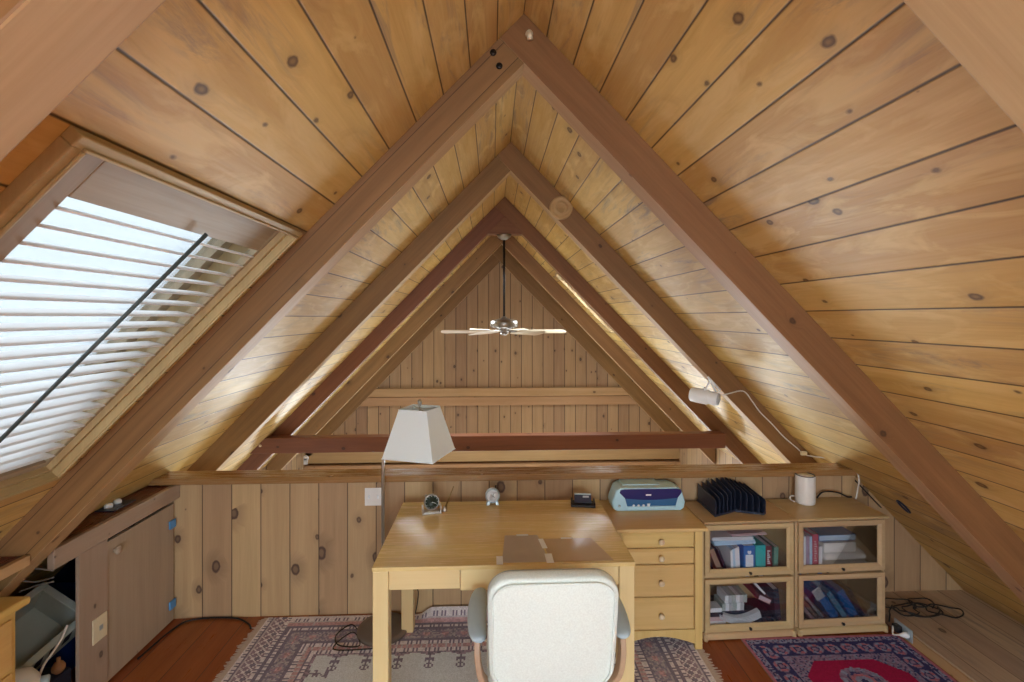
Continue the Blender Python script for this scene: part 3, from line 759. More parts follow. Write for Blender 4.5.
def sheet_stack(which, label, mat, x, y, z, sx, sy, sz, yaw=0.0, tilt=0.0, name='paper_stack', cat='papers', n=5):
    mt = case_mat(which) @ Matrix.Translation((x, y, z)) @ Matrix.Rotation(yaw, 4, 'Z') @ Matrix.Rotation(tilt, 4, 'Y')
    b = MB(); h = sz/n
    for k in range(n):
        dx, dy = random.uniform(-.004, .004), random.uniform(-.004, .004)
        b.box(dx, sx+dx, dy, sy+dy, k*h, k*h+h*.9)
    o = b.build(name, mat); o.matrix_world = mt
    return tag(o, label, cat)
Z1, Z0 = .366, .060
# upper shelf, left case  (x from .02 to .533, y from .03)
def emblem(o):
    b = MB(); b.box(.012, .058, -.001, .0, .035, .105); b.prism([(.026, -.001, .112), (.035, -.001, .107), (.044, -.001, .112), (.047, -.001, .124), (.041, -.001, .130), (.035, -.001, .125), (.029, -.001, .130), (.023, -.001, .124)], (0, .001, 0))
    b.build('emblem', P['paper'], o)
book(0, 'folder', 'dark blue folder leaning at the far left of the upper shelf', 'folder', P['darkfolder'], .085, .06, Z1+.004, .012, .2, .13, -.42)
book(0, 'folder', 'brown folder leaning beside the dark blue one', 'folder', P['brownfolder'], .112, .045, Z1+.004, .03, .2, .14, -.40)
book(0, 'folder', 'black folder leaning in front of the white booklets', 'folder', P['darkfolder'], .162, .05, Z1+.004, .012, .2, .14, -.38)
for k in range(4):
    book(0, 'booklet', ['white booklet, first of four upright beside the black folder', 'white booklet, second of four beside the black folder', 'white booklet, third of four upright beside the black folder', 'white booklet, next to the blue boxed book'][k], 'booklet', P['paper'] if k != 1 else P['bluepaper'], .188+k*.016, .035+.004*k, Z1+.001, .0135, .2, .132+.004*k, -.05, group='white booklets')
book(0, 'boxed_book', 'blue book with a white emblem on its spine', 'book', P['bookblue'], .260, .03, Z1+.001, .07, .2, .158, extra=emblem)
book(0, 'boxed_book', 'teal book box beside the blue book', 'book', P['teal'], .334, .03, Z1+.001, .06, .2, .158, pages=P['teal'])
def marks(o):
    b = MB()
    for k in range(7): b.box(.008, .026-.004*(k % 3), -.0008, 0, .045+k*.012, .052+k*.012)
    b.box(.006, .03, -.0008, 0, .004, .03); b.build('lettering', P['paper'], o)
book(0, 'book', 'dark maroon book with pale marks beside the teal box', 'book', P['maroon'], .400, .035, Z1+.001, .036, .2, .15, extra=marks)
book(0, 'book', 'thin grey green book at the right end of the shelf', 'book', P['green'], .446, .04, Z1+.004, .028, .19, .14, .06)
sheet_stack(0, 'stack of pale blue magazines lying on top of the upright books', P['bluepaper'], .085, .035, Z1+.165, .255, .2, .024, .04)
sheet_stack(0, 'white magazines on the pale blue stack', P['paper'], .075, .045, Z1+.1895, .25, .2, .018, -.03)
sheet_stack(0, 'mauve pamphlets at the top of the upper shelf', P['pinkpaper'], .20, .05, Z1+.208, .22, .19, .012, .05)
# lower shelf, left case
for k, (x, z, sx) in enumerate(((.055, 0, .10), (.055, .026, .09), (.05, .052, .085), (.06, .078, .07))):
    b = MB(); b.box(0, sx, 0, .07, 0, .024); b.box(.015, sx-.04, -.0006, 0, .007, .017)
    mt = case_mat(0) @ Matrix.Translation((x, .035, Z0+.001+z)); o = b.build('cassette_box', [P['paper'], P['pinkpaper'], P['darkfolder'], P['paper']][k], bevel=.001); o.matrix_world = mt
    tag(o, ['white cassette box at the bottom left of the lower shelf', 'pinkish cassette box second from the bottom at the left', 'dark cassette box third from the bottom at the left', 'small white cassette box on top of the left pile'][k], 'box')
b = MB(); b.box(0, .18, 0, .17, 0, .05); o = b.build('storage_tray', P['darkfolder'], bevel=.003); o.matrix_world = case_mat(0) @ Matrix.Translation((.145, .08, Z0+.004))
tag(o, 'dark box under the rows of cassette cases', 'box')
for r_ in range(2):
    for k in range(6):
        b = MB(); b.box(0, .021, 0, .10, 0, .045); b.box(.003, .018, -.0006, 0, .012, .03)
        o = b.build('cassette_case', P[('crate', 'paper', 'grey')[(k+r_) % 3]], bevel=.001)
        o.matrix_world = case_mat(0) @ Matrix.Translation((.155+k*.023+r_*.018, .08, Z0+.056+r_*.047)) @ Matrix.Rotation(0.03, 4, 'Y')
        tag(o, 'pale cassette case in the %s row on the lower shelf, %s from the left' % (('front lower', 'upper')[r_], ('first', 'second', 'third', 'fourth', 'fifth', 'sixth')[k]), 'cassette', 'cassette cases on the lower shelf')
b = MB()
for k in range(5):
    pts = [(.115+.25*j/8, .022+.004*k, Z0+.046-.036*math.sin(PI*j/8)+.006*k) for j in range(9)]
    for j in range(8):
        p, q_ = pts[j], pts[j+1]
        b.hexa([(p[0], p[1], p[2]), (q_[0], q_[1], q_[2]), (q_[0], q_[1]+.035, q_[2]), (p[0], p[1]+.035, p[2]), (p[0], p[1], p[2]+.003), (q_[0], q_[1], q_[2]+.003), (q_[0], q_[1]+.035, q_[2]+.003), (p[0], p[1]+.035, p[2]+.003)])
o = b.build('paper_sheaf', P['paper']); o.matrix_world = case_mat(0); tag(o, 'sagging sheaf of white papers in front of the cassette cases', 'papers')
book(0, 'album', 'maroon album with pale cover leaning on the lower shelf', 'album', P['maroon'], .365, .06, Z0+.13, .085, .2, .03, .45, flat=True, pages=P['pinkpaper'])
book(0, 'binder', 'dark navy binder lying at the right of the lower shelf', 'binder', P['darkfolder'],   .335, .04, Z0+.001, .122, .2, .03, 0, flat=True, pages=P['darkfolder'])
book(0, 'pamphlet', 'white pamphlet leaning above the navy binder', 'pamphlet', P['paper'], .40, .05, Z0+.16, .012, .18, .10, -.75)
book(0, 'binder', 'black binder standing at the right end of the lower shelf', 'binder', P['darkfolder'], .472, .05, Z0+.001, .034, .2, .19, -.10)
# upper shelf, right case
xs = .042
for k, (wd, hgt, mt_, lab) in enumerate(((.018, .205, 'grey', 'grey book at the left end of the upper shelf'), (.013, .2, 'paper', 'thin white book second from the left'), (.02, .205, 'mauve', 'mauve book third from the left beside the white one'),
                                         (.014, .198, 'bluepaper', 'pale blue book just left of the red one'), (.036, .21, 'red', 'thick red book with white lettering'), (.022, .135, 'paper', 'short white book right of the red one'))):
    def red_marks(o):
        b = MB()
        for q in range(9): b.box(.010, .026-.003*(q % 3), -.0008, 0, .05+q*.014, .058+q*.014)
        b.build('lettering', P['pinkpaper'], o)
    book(1, 'book', lab, 'book', P[mt_], xs, .032, Z1+.001, wd, .2, hgt, 0, group='upright books under the white cup', extra=red_marks if mt_ == 'red' else None); xs += wd+.003
sheet_stack(1, 'flat white box lid at the bottom of the pile', P['whitepaint'], .185, .03, Z1+.001, .29, .2, .03, 0, 0, 'flat_box', 'box', 1)
b = MB(); rings = []
for j in range(15):
    xx = .195+.275*j/14
    rr = .030*(1+.12*math.sin(j*2.1))*(.6 if j in (0, 14) else 1)
    rings.append([(xx, .10+.07*math.cos(2*PI*q/16)*(1+.08*math.sin(q*3+j)), Z1+.064+rr*math.sin(2*PI*q/16)*(1+.15*math.sin(q*2.0+j*1.3))) for q in range(16)])
b.rings(rings); o = b.build('folded_cloth', P['whitepaint'], ss=1); o.matrix_world = case_mat(1); tag(o, 'crumpled white cloth folded between the boxes', 'cloth')
sheet_stack(1, 'white paper box on the crumpled cloth', P['whitepaint'], .19, .035, Z1+.099, .20, .2, .062, 0, 0, 'paper_box', 'box', 1)
book(1, 'folder', 'blue folder lying open-side out on top of the white box', 'folder', P['bookblue'], .165, .04, Z1+.163, .235, .2, .035, 0, flat=True, pages=P['bluepaper'])
# lower shelf, right case
book(1, 'pamphlet', 'pinkish pamphlet leaning at the left of the bottom shelf', 'pamphlet', P['pinkpaper'], .118, .03, Z0+.001, .02, .2, .105, -.72, pages=P['pinkpaper'])
book(1, 'folder', 'brown folder leaning to the left on the bottom shelf', 'folder', P['brownfolder'], .155, .05, Z0+.001, .02, .2, .16, -.72)
book(1, 'folder', 'grey folder leaning beside the brown one', 'folder', P['grey'], .195, .05, Z0+.001, .016, .2, .17, -.72)
book(1, 'binder', 'bright blue binder leaning over in the middle of the bottom shelf', 'binder', P['binderblue'], .245, .03, Z0+.001, .05, .2, .185, -.62, pages=P['binderblue'])
book(1, 'binder', 'light blue binder leaning beside the bright blue one', 'binder', P['cyan'], .315, .035, Z0+.001, .03, .2, .19, -.60, pages=P['bluepaper'])
book(1, 'binder', 'second bright blue binder leaning at the right', 'binder', P['binderblue'], .365, .035, Z0+.001, .05, .2, .185, -.55, pages=P['binderblue'])
book(1, 'binder', 'dark navy binder leaning at the right end of the row', 'binder', P['darkfolder'], .43, .04, Z0+.001, .03, .2, .185, -.50, pages=P['darkfolder'])
b = MB(); b.box(0, .055, 0, .0015, 0, .07); o = b.build('paper_tag', P['paper']); o.matrix_world = case_mat(1) @ Matrix.Translation((.145, .026, Z0+.12)) @ Matrix.Rotation(-.55, 4, 'Y'); tag(o, 'white paper slip in front of the bright blue binder', 'paper')

# ================================================================== SMALL THINGS
# ---------------- printer
pr = thing('inkjet_printer', 'pale blue inkjet printer with a dark blue front on the drawer cabinet', 'printer', (.945, 2.95, KZ))
O = pr.location
x0, x1, yf, yb_, zb, zt = .722, 1.172, 2.862, 3.035, KZ+.0, .838
b = MB(O)
prof = [(x0+.008, zb+.012), (x0+.03, zb), (x1-.03, zb), (x1-.008, zb+.012), (x1, zb+.05), (x1-.022, zt-.016), (x1-.05, zt), (x0+.06, zt), (x0+.028, zt-.014), (x0, zb+.05)]
cxp = (x0+x1)/2
def scale(pf, k, dz=0): return [(cxp+(x-cxp)*k, zb+(z-zb)*(1-(1-k)*.6)+dz) for x, z in pf]
rings = []
for y, kk in ((yf, .985), (yf+.012, 1.0), (yf+.10, 1.0), (yb_-.02, .93), (yb_, .90)):
    rings.append([(x, y, z) for x, z in scale(prof, kk)])
b.rings(rings, True, False); b.build('printer_case', P['printer'], pr, bevel=.006, seg=3)
b = MB(O); b.box(x0+.08, x1-.14, yf+.05, yb_-.02, zt-.004, zt+.005); b.build('lid', P['printer'], pr, bevel=.004)
b = MB(O)
fp = [(x0+.05, zt-.012), (x0+.075, zt-.006), (x1-.055, zt-.006), (x1-.03, zt-.012), (x1-.024, zt-.028), (x1-.05, zt-.062)]+[(x1-.05-(x1-x0-.13)*k/8, zt-.062-.010*math.sin(PI*k/8)) for k in range(1, 8)]+[(x0+.08, zt-.062), (x0+.046, zt-.028)]
b.prism([(x, yf-.004, z) for x, z in fp], (0, .008, 0)); b.build('front_panel', P['printer_dark'], pr, bevel=.001)
b = MB(O); b.prism([(x0+.078, yf-.002, zt-.06), (x1-.048, yf-.002, zt-.06), (x1-.062, yf-.002, zb+.03), (x0+.092, yf-.002, zb+.03)], (0, .006, 0)); b.build('tray_cover', P['printer_mid'], pr)
b = MB(O); b.box(cxp-.02, cxp+.012, yf-.0055, yf-.004, zt-.045, zt-.037); b.build('logo', P['white'], pr)
b = MB(O); b.box(cxp-.012, cxp+.008, yf-.003, yf-.002, zb+.038, zb+.044); b.build('tray_mark', P['white'], pr)
b = MB(O); b.prism([(x0+.09, yf-.012, zb+.012), (x1-.062, yf-.012, zb+.012), (x1-.062, yf-.012, zb+.03), (x0+.09, yf-.012, zb+.03)], (0, .016, 0)); b.build('paper_lip', P['printer'], pr, bevel=.003)
for k in range(4):
    b = MB(O); b.lathe([(0, -.004), (.007, -.004), (.008, 0)], (x0+.13+k*.03, yf-.006, zb+.034), 'Y', 10); b.build('button', P['white'], pr)
b = MB(O); b.lathe([(0, -.003), (.008, -.003), (.009, 0)], (x0+.045, yf-.001, zb+.03), 'Y', 12); b.build('power_button', P['silver'], pr)

# ---------------- file sorter
fs = thing('file_sorter', 'black vertical file sorter with eleven dividers on the left bookcase', 'file sorter', (1.47, 2.9, .69))
O = fs.location
b = MB(O); b.prism([(1.312, 2.775, .6905), (1.466, 2.845, .6905), (1.622, 2.79, .6905), (1.622, 3.03, .6905), (1.312, 3.03, .6905)], (0, 0, .012)); b.build('base', P['navy'], fs, bevel=.002)
for k in range(11):
    a_ = abs(k-5)/5; x = 1.318+.0298*k
    hf, hbk, y_ = .122-.036*a_, .146-.046*a_, 2.845-.068*a_
    b = MB(O)
    pts = [(x, y_, .703), (x, 3.028, .703), (x, 3.028, .703+hbk), (x, 3.01, .703+hbk), (x, y_+.012, .703+hf), (x, y_, .703+hf-.012)]
    b.prism(pts, (.0045, 0, 0)); b.build('divider', P['navy'], fs, bevel=.001)

# ---------------- white cup / canister
cu = thing('white_canister', 'white open topped cylinder with a dark rim on the right bookcase', 'canister', (1.985, 2.965, .69))
b = MB(); b.lathe([(.0, 0.001), (.050, .001), (.055, .006), (.057, .02), (.057, .172), (.055, .178)], (0, 0, 0), 'Z', 32); b.build('body', P['whitepaint'], cu)
b = MB(); b.lathe([(.055, .176), (.055, .182), (.050, .182), (.048, .17), (.048, .12), (0, .12)], (0, 0, 0), 'Z', 32); b.build('rim', P['navy'], cu)
b = MB(); b.tube(curve([(-.05, .03, .035), (-.075, .035, .03), (-.08, .02, .015), (-.066, .0, .008)], 6), .004, 8); b.build('cord', P['whitecable'], cu)

# ---------------- items on the desk
ck = thing('desk_clock', 'small round clock with a dark dial on the left rear of the desk', 'clock', (-.345, 2.765, DZ), math.radians(12))
b = MB(); b.box(-.055, .055, -.03, .03, 0.0005, .010); b.box(-.055, -.045, -.03, .03, .010, .04); b.box(.045, .055, -.03, .03, .010, .04); b.build('base', P['steel'], ck, bevel=.002)
b = MB(); mt = Matrix.Rotation(-.15, 4, 'X'); b.lathe([(.0, .012), (.030, .012), (.042, .006), (.045, 0), (.044, -.010), (.038, -.014), (.0375, -.008)], (0, 0, .062), 'Y', 28, mt); b.build('case', P['nickel'], ck)
b = MB(); b.lathe([(0, -.0085), (.0372, -.0085), (.0372, -.006)], (0, 0, .062), 'Y', 28, mt); dl = b.build('dial', P['dial'], ck)
b = MB()
for (a_, l) in ((math.radians(110), .018), (math.radians(112), .027)):
    p0 = mt @ Vector((0, -.0095, 0)); p1 = mt @ Vector((math.sin(a_)*l, -.0095, math.cos(a_)*l))
    b.tube([p0+Vector((0, 0, .062)), p1+Vector((0, 0, .062))], .0012, 6)
for k in range(12):
    a_ = k*PI/6; p0 = mt @ Vector((math.sin(a_)*.030, -.0095, math.cos(a_)*.030)); p1 = mt @ Vector((math.sin(a_)*.034, -.0095, math.cos(a_)*.034))
    b.tube([p0+Vector((0, 0, .062)), p1+Vector((0, 0, .062))], .0009, 5)
b.build('hands', P['white'], dl)
b = MB(); b.tube([(-.03, 0, .095), (-.035, 0, .102)], .008, 10); b.build('winder', P['steel'], ck)
pn = thing('pen_on_stand', 'pen leaning in its holder just right of the dark clock', 'pen', (-.273, 2.785, DZ))
b = MB(); b.lathe([(0, .0005), (.016, .0005), (.014, .008), (.007, .018), (.007, .026)], (0, 0, 0), 'Z', 14); b.build('holder', P['steel'], pn)
b = MB(); b.tube([(.003, 0, .018), (.03, .012, .085), (.05, .02, .135)], [.005, .005, .0025], 8); b.build('pen', P['brass'], pn)
ac = thing('alarm_clock', 'small pale silver round clock on two feet at the rear edge of the desk', 'clock', (.003, 2.875, DZ), math.radians(4))
b = MB(); b.lathe([(.0, .02), (.036, .02), (.043, .014), (.044, -.010), (.040, -.018), (.037, -.016), (.0365, -.010)], (0, 0, .053), 'Y', 28); b.build('case', P['silver'], ac)
b = MB(); b.lathe([(0, -.013), (.012, -.013), (.013, -.016), (.02, -.016), (.021, -.0125), (.0364, -.0105), (.0364, -.008)], (0, 0, .053), 'Y', 28); b.build('dial', P['paper'], ac)
b = MB(); b.tube([(0, -.018, .053), (.008, -.018, .073)], .0012, 6); b.tube([(0, -.018, .053), (.014, -.018, .045)], .0012, 6); b.build('hands', P['darkmetal'], ac)
for s in (-1, 1):
    b = MB(); b.hexa([(s*.028-.01, -.02, .0005), (s*.028+.01, -.02, .0005), (s*.028+.01, .02, .0005), (s*.028-.01, .02, .0005), (s*.024-.008, -.014,   .02), (s*.024+.008, -.014,   .02), (s*.024+.008, .014,   .02), (s*.024-.008, .014, .024)]); b.build('foot', P['silver'], ac, bevel=.002)
b = MB(); b.tube([(.018, 0, .098), (.02, 0, .112)], .004, 8); b.build('button', P['darkmetal'], ac)
ph = thing('card_holder', 'black desk card tray with a silver top at the right rear of the desk', 'desk tray', (.54, 2.835, DZ), math.radians(-8))
b = MB(); b.box(-.072, .072, -.04, .045, .0005, .014); b.box(-.072, -.062, -.04, .045, .014, .03); b.box(.062, .072, -.04, .045, .014, .03); b.build('tray', P['black'], ph, bevel=.005)
b = MB(); mt = Matrix.Translation((0, .0, .014)) @ Matrix.Rotation(-.5, 4, 'X'); b.box(-.05, .05, -.006, .006, 0, .05, mt); b.build('panel', P['navy'], ph, bevel=.003)
b = MB(); b.box(-.05, .05, .016, .034, .055, .062); b.build('silver_top', P['silver'], ph, bevel=.003)
b = MB(); b.box(.0, .035, -.0075, -.006, .03, .04, mt); b.build('screen', P['grey'], ph)

# ---------------- ceiling fan
FX, FY = .128, 5.1
fan = thing('ceiling_fan', 'six bladed ceiling fan hanging on a long dark rod over the void', 'ceiling fan', (FX, FY, 2.74))
O = fan.location
b = MB(O); b.lathe([(0, 2.742), (.075, 2.742), (.078, 2.735), (.066, 2.715), (.04, 2.695), (.016, 2.685), (0, 2.684)], (FX, FY, 0), 'Z', 24); b.build('canopy', P['nickel'], fan)
b = MB(O); b.tube([(FX, FY, 2.69), (FX, FY, 1.86)], .013, 10); b.build('rod', P['darkmetal'], fan)
b = MB(O); b.lathe([(0, 1.875), (.022, 1.875), (.03, 1.858), (.08, 1.845), (.138, 1.832), (.145, 1.815), (.145, 1.772), (.135, 1.762), (.09, 1.750), (.05, 1.735), (.05, 1.712), (.035, 1.700), (0, 1.698)], (FX, FY, 0), 'Z', 32); b.build('motor', P['nickel'], fan)
b = MB(O); b.lathe([(0, 1.700), (.04, 1.700), (.045, 1.69), (.03, 1.678), (0, 1.675)], (FX, FY, 0), 'Z', 20); b.build('end_cap', P['steel'], fan)
for k in range(6):
    a_ = math.radians(2+60*k); mt = Matrix.Translation((FX, FY, 1.715)) @ Matrix.Rotation(a_, 4, 'Z') @ Matrix.Rotation(math.radians(15), 4, 'X')
    b = MB(O); pl = roundrect(.50, .125, .05, 5)
    b.prism([(x+.415, y*(1+.15*(x/.5)), -.003) for x, y in pl], (0, 0, .007), mt); bo = b.build('blade', W['blade'], fan, grain=(math.cos(a_), math.sin(a_), 0))
    b = MB(O); b.box(.085, .24, -.018, .018, .005, .010, mt); b.build('blade_arm', P['nickel'], bo, bevel=.002)

# ---------------- spotlight clamped to a rafter, with its cord
sp = thing('clamp_spotlight', 'white cylinder spotlight clamped under the right rafter above the railing', 'spotlight', (1.60, 3.47, 1.41))
O = sp.location
mt = Matrix.Translation((1.562, 3.46, 1.285)) @ Matrix.Rotation(math.radians(-40), 4, 'Z') @ Matrix.Rotation(math.radians(6), 4, 'Y')
b = MB(O); b.lathe([(.030, -.10), (.044, -.105), (.052, -.098), (.055, -.06), (.055, .02), (.050, .024), (.048, .028), (.048, .085), (.043, .092)], mt.translation, 'X', 28, mt.to_3x3().to_4x4()); b.build('head', P['white'], sp)
b = MB(O); b.lathe([(.044, .090), (.044, .096), (.012, .097), (.012, .105), (0, .105)], mt.translation, 'X', 28, mt.to_3x3().to_4x4()); b.build('rear_cap', P['grey'], sp)
b = MB(O); b.tube(curve([(1.565, 3.46, 1.34), (1.575, 3.46, 1.36), (1.60, 3.47, 1.395), (1.602, 3.475, 1.405)], 4), .007, 8); b.tube([(1.56, 3.44, 1.336), (1.57, 3.48, 1.344)], .012, 8); b.build('arm', P['white'], sp)
b = MB(O)
def rb_pt(x, dy, dn): return Vector((x, 3.47+dy, R-VT-M*(x-XR)-dn))
b.tube([rb_pt(1.585, .0, .006), rb_pt(1.68, .0, .006)], .009, 8); b.tube([rb_pt(1.60, .0, .012), rb_pt(1.655, .005, .055), rb_pt(1.63, .01, .075)], .007, 8); b.build('clamp', P['white'], sp)
from mathutils import Vector as V3
YR2 = 3.462
def img(px, py, y):
    F_ = 480; ps = math.atan(20/480); C_, S_ = math.cos(ps), math.sin(ps)
    a_ = (px-512)/F_; e_ = (317-py)/F_
    dx, dy, dz = a_*C_+S_, -a_*S_+C_, e_
    t_ = y/dy; return Vector((dx*t_, y, 1.87+dz*t_))
cp = [(716, 396), (727, 394), (743, 391), (752, 401), (760, 412), (772, 424), (784, 437), (797, 448), (806, 455)]
pth = [img(px, py, YR2-.002) for px, py in cp]
pth += [Vector((2.33, 3.15, .905)), Vector((2.335, 3.02, .895)), Vector((2.352, 2.985, .84)), Vector((2.345, 2.99, .74)), Vector((2.335, 2.99, .70))]
b = MB(); b.tube(curve(pth, 5), .0045, 6)
tag(b.build('lamp_cord', P['whitecable']), 'white cord running from the spotlight down the rafter to the bookcase', 'cord')
b = MB(); p = img(803, 453, YR2-.004); b.box(p.x-.022, p.x+.022, p.y-.018, p.y+.003, p.z-.014, p.z+.014)
tag(b.build('cord_switch', P['cream'], bevel=.004), 'small inline switch on the white spotlight cord', 'switch')
b = MB(); b.tube(curve([(2.10, 3.02, .70), (2.15, 3.03, .735), (2.24, 3.03, .73), (2.31, 3.03, .70), (2.34, 3.03, .70)], 6), .005, 6)
tag(b.build('shelf_cord', P['cable']), 'black cord arching over the rear of the right bookcase top', 'cord')
b = MB(); b.tube([(2.375, 3.045, .80), (2.55, 3.045, .62)], .004, 6)
tag(b.build('wall_wire', P['cable']), 'thin black wire running down the roof edge beside the half wall', 'wire')

# wooden ring on the second right rafter
rg = thing('wood_rosette', 'round wooden rosette on the right rafter near its peak', 'rosette', (.50, 3.47, 2.66))
b = MB(); b.lathe([(.0, 0), (.085, 0), (.085, -.012), (.078, -.02), (.07, -.02), (.062, -.012), (.045, -.010), (.042, -.018), (.034, -.018), (.03, -.008), (0, -.007)], (0, -.0, 0), 'Y', 36); b.build('rosette_disc', W['trim'], rg)
# dark blue eyelet on the roof
p = roof(1, 2.78, (2.47-XR)/CA, 0)
b = MB((p.x, p.y, p.z)); ring = []
for q in range(21):
    a_ = 2*PI*q/20; dv = Vector((CA, 0, -SA))*(.05*math.cos(a_)) + Vector((0, 1, 0))*(.022*math.sin(a_))
    ring.append(p+dv-Vector((SA, 0, CA))*.004)
b.tube(ring, .006, 6, False)
tag(b.build('cable_ring', P['navy']), 'dark blue oval ring on the right ceiling slope beside the bookcase', 'ring')

# outlet strip and plugs on the platform edge
ol = thing('outlet_plate', 'pale outlet plate at the edge of the platform beside the bookcase', 'outlet', (2.398, 2.69, .055))
b = MB(ol.location); b.box(2.386, 2.391, 2.63, 2.755, -.0+.012, .085); b.build('plate', P['silver'], ol, bevel=.002)
b = MB(ol.location); b.box(2.352, 2.386, 2.695, 2.735, .03, .068); b.build('adapter', P['black'], ol, bevel=.004)
b = MB(ol.location); b.lathe([(.006, -.045), (.012, -.03), (.017, -.012), (.017, 0)], (2.386, 2.662, .042), 'X', 14); b.build('plug', P['white'], ol)
b = MB(); b.tube(curve([(2.34, 2.665, .042), (2.325, 2.69, .03), (2.345, 2.715, .05), (2.36, 2.735, .052)], 6), .0045, 6)
tag(b.build('plug_cord', P['whitecable']), 'white plug cord in front of the outlet plate', 'cord')
pts = []
for q in range(60):
    a_ = q*.42; rr = .07+.05*math.sin(q*.61)
    pts.append((2.62+rr*1.5*math.cos(a_)+.10*math.sin(q*.13), 2.86+rr*.9*math.sin(a_), .068+.006*(q % 3)))
b = MB(); b.tube(curve(pts, 3), .0042, 6)
tag(b.build('coiled_cable', P['cable']), 'tangle of black cable lying on the grey platform', 'cable')
b = MB(); b.tube(curve([(2.365, 2.765, .055), (2.40, 2.80, .075), (2.43, 2.84, .07), (2.50, 2.90, .068)], 6), .0042, 6)
tag(b.build('adapter_cord', P['cable']), 'black cord from the outlet plate to the cable tangle', 'cord')

# switch plate on the half wall
sw = thing('switch_plate', 'pale double switch plate on the half wall left of the lamp pole', 'switch', (-.745, YW, .738))
b = MB(sw.location); b.box(-.80, -.688, YW-.006, YW, .682, .794); b.build('plate', P['whitepaint'], sw, bevel=.003)
for x in (-.772, -.716):
    b = MB(sw.location); b.box(x-.005, x+.005, YW-.016, YW-.006, .728, .75); b.build('toggle', P['white'], sw, bevel=.002)
# phone jack plate on the knee wall board
jk = thing('jack_plate', 'cream wall jack plate on the grey board of the knee wall', 'wall plate', (XK, 2.475-.0, .33))
b = MB(jk.location); b.box(XK, XK+.006, 2.425, 2.512, .265, .385); b.build('plate', P['cream'], jk, bevel=.002)
b = MB(jk.location); b.box(XK+.006, XK+.009, 2.462, 2.482, .315, .338); b.build('jack', P['silver'], jk, bevel=.001)
# outlet in the left ledge
lo = thing('ledge_outlet', 'black outlet plate with two white plugs lying on the left ledge', 'outlet', (-2.06, 2.70, .84))
b = MB(lo.location); b.box(-2.12, -1.995, 2.62, 2.78, .8405, .846); b.build('plate', P['navy'], lo, bevel=.002)
for y in (2.67, 2.73):
    b = MB(lo.location); b.lathe([(0, .868), (.014, .866), (.02, .858), (.02, .846)], (-2.06, y, 0), 'Z', 14); b.build('plug', P['white'], lo)

# ---------------- chest and clutter under the left ledge
cz, cfx, cy1 = .80, -1.77, 1.922
cs = thing('pine_chest', 'yellow pine chest with an overhanging top at the left edge of the photo', 'chest', (-1.95, 1.5, 0))
O = cs.location
b = MB(O); b.box(-2.13, cfx-.025, 1.25, cy1-.035, 0, cz-.03); b.build('body', W['chest'], cs, grain=(0, 1, 0), bevel=.003)
b = MB(O); b.box(-2.10, cfx, 1.22, cy1, cz-.03, cz); b.build('top', W['chest'], cs, grain=(0, 1, 0), bevel=.008)
for (z0, z1) in ((.56, .745), (.36, .545), (.16, .345)):
    b = MB(O); b.box(cfx-.025, cfx-.013, 1.28, cy1-.06, z0, z1); do = b.build('drawer', W['chest'], cs, grain=(0, 1, 0), bevel=.003)
    b = MB(O); b.lathe([(0, .028), (.013, .026), (.016, .018), (.009, .008), (.009, 0)], (cfx-.013, 1.55, (z0+z1)/2), 'X', 14); b.build('knob', W['chest'], do)
cr = thing('plastic_crate', 'grey green slotted plastic crate tipped over under the left ledge', 'crate', (-2.225, 2.35, .30), 0)
mt = Matrix.Rotation(math.radians(35), 4, 'Y') @ Matrix.Rotation(math.radians(18), 4, 'X')
b = MB(); w_, l_, h_ = .13, .17, .16
for (x0, x1, y0, y1, z0, z1) in ((-w_, w_, -l_, l_, 0, .01), (-w_, -w_+.012, -l_, l_, 0.01, h_), (w_-.012, w_, -l_, l_, 0.01, h_), (-w_+.012, w_-.012, -l_, -l_+.012, .01, h_), (-w_+.012, w_-.012, l_-.012, l_, .01, h_)):
    b.box(x0, x1, y0, y1, z0, z1, mt)
b.build('crate_body', P['crate'], cr, bevel=.003)
b = MB()
for (x0, x1, y0, y1) in ((-w_-.012, -w_+.02, -l_-.012, l_+.012), (w_-.02, w_+.012, -l_-.012, l_+.012), (-w_+.02, w_-.02, -l_-.012, -l_+.02), (-w_+.02, w_-.02, l_-.02, l_+.012)):
    b.box(x0, x1, y0, y1, h_, h_+.012, mt)
b.build('crate_rim', P['crate'], cr, bevel=.003)
for k in range(4):
    b = MB(); b.box(w_-.002, w_+.001, -.12+k*.065, -.085+k*.065, .05, .12, mt); b.build('slot', P['lining'], cr)
b = MB((-2.45, 2.75, 0)); 
b.hexa([(-2.56, 2.53, 0), (-2.22, 2.53, 0), (-2.22, 2.88, 0), (-2.56, 2.88, 0), (-2.58, 2.52, .33), (-2.2, 2.52, .33), (-2.2, 2.9, .33), (-2.58, 2.9, .33)])
tag(b.build('storage_bin', P['bin'], bevel=.01), 'dark blue storage bin deep under the left ledge', 'bin')
gp = thing('glass_globe', 'white glass lamp globe with a blue collar beside the chest', 'globe', (-1.985, 2.09, .312))
b = MB(); mt = Vector((.80, .55, -.12)).normalized().to_track_quat('Z', 'X').to_matrix().to_4x4(); b.lathe([(0, -.08), (.04, -.074), (.075, -.045), (.078, 0), (.072, .035), (.05, .058), (.03, .07)], (0, 0, 0), 'Z', 28, mt); b.build('globe', P['bulb'], gp)
b = MB(); b.lathe([(.028, .068), (.03, .07), (.03, .095), (.024, .10), (0, .10)], (0, 0, 0), 'Z', 20, mt); b.build('collar', P['pad'], gp)
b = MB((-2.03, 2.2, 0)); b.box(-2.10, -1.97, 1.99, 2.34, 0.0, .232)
tag(b.build('low_box', P['lining'], bevel=.01), 'low dark box under the white globe and the wooden knob', 'box')
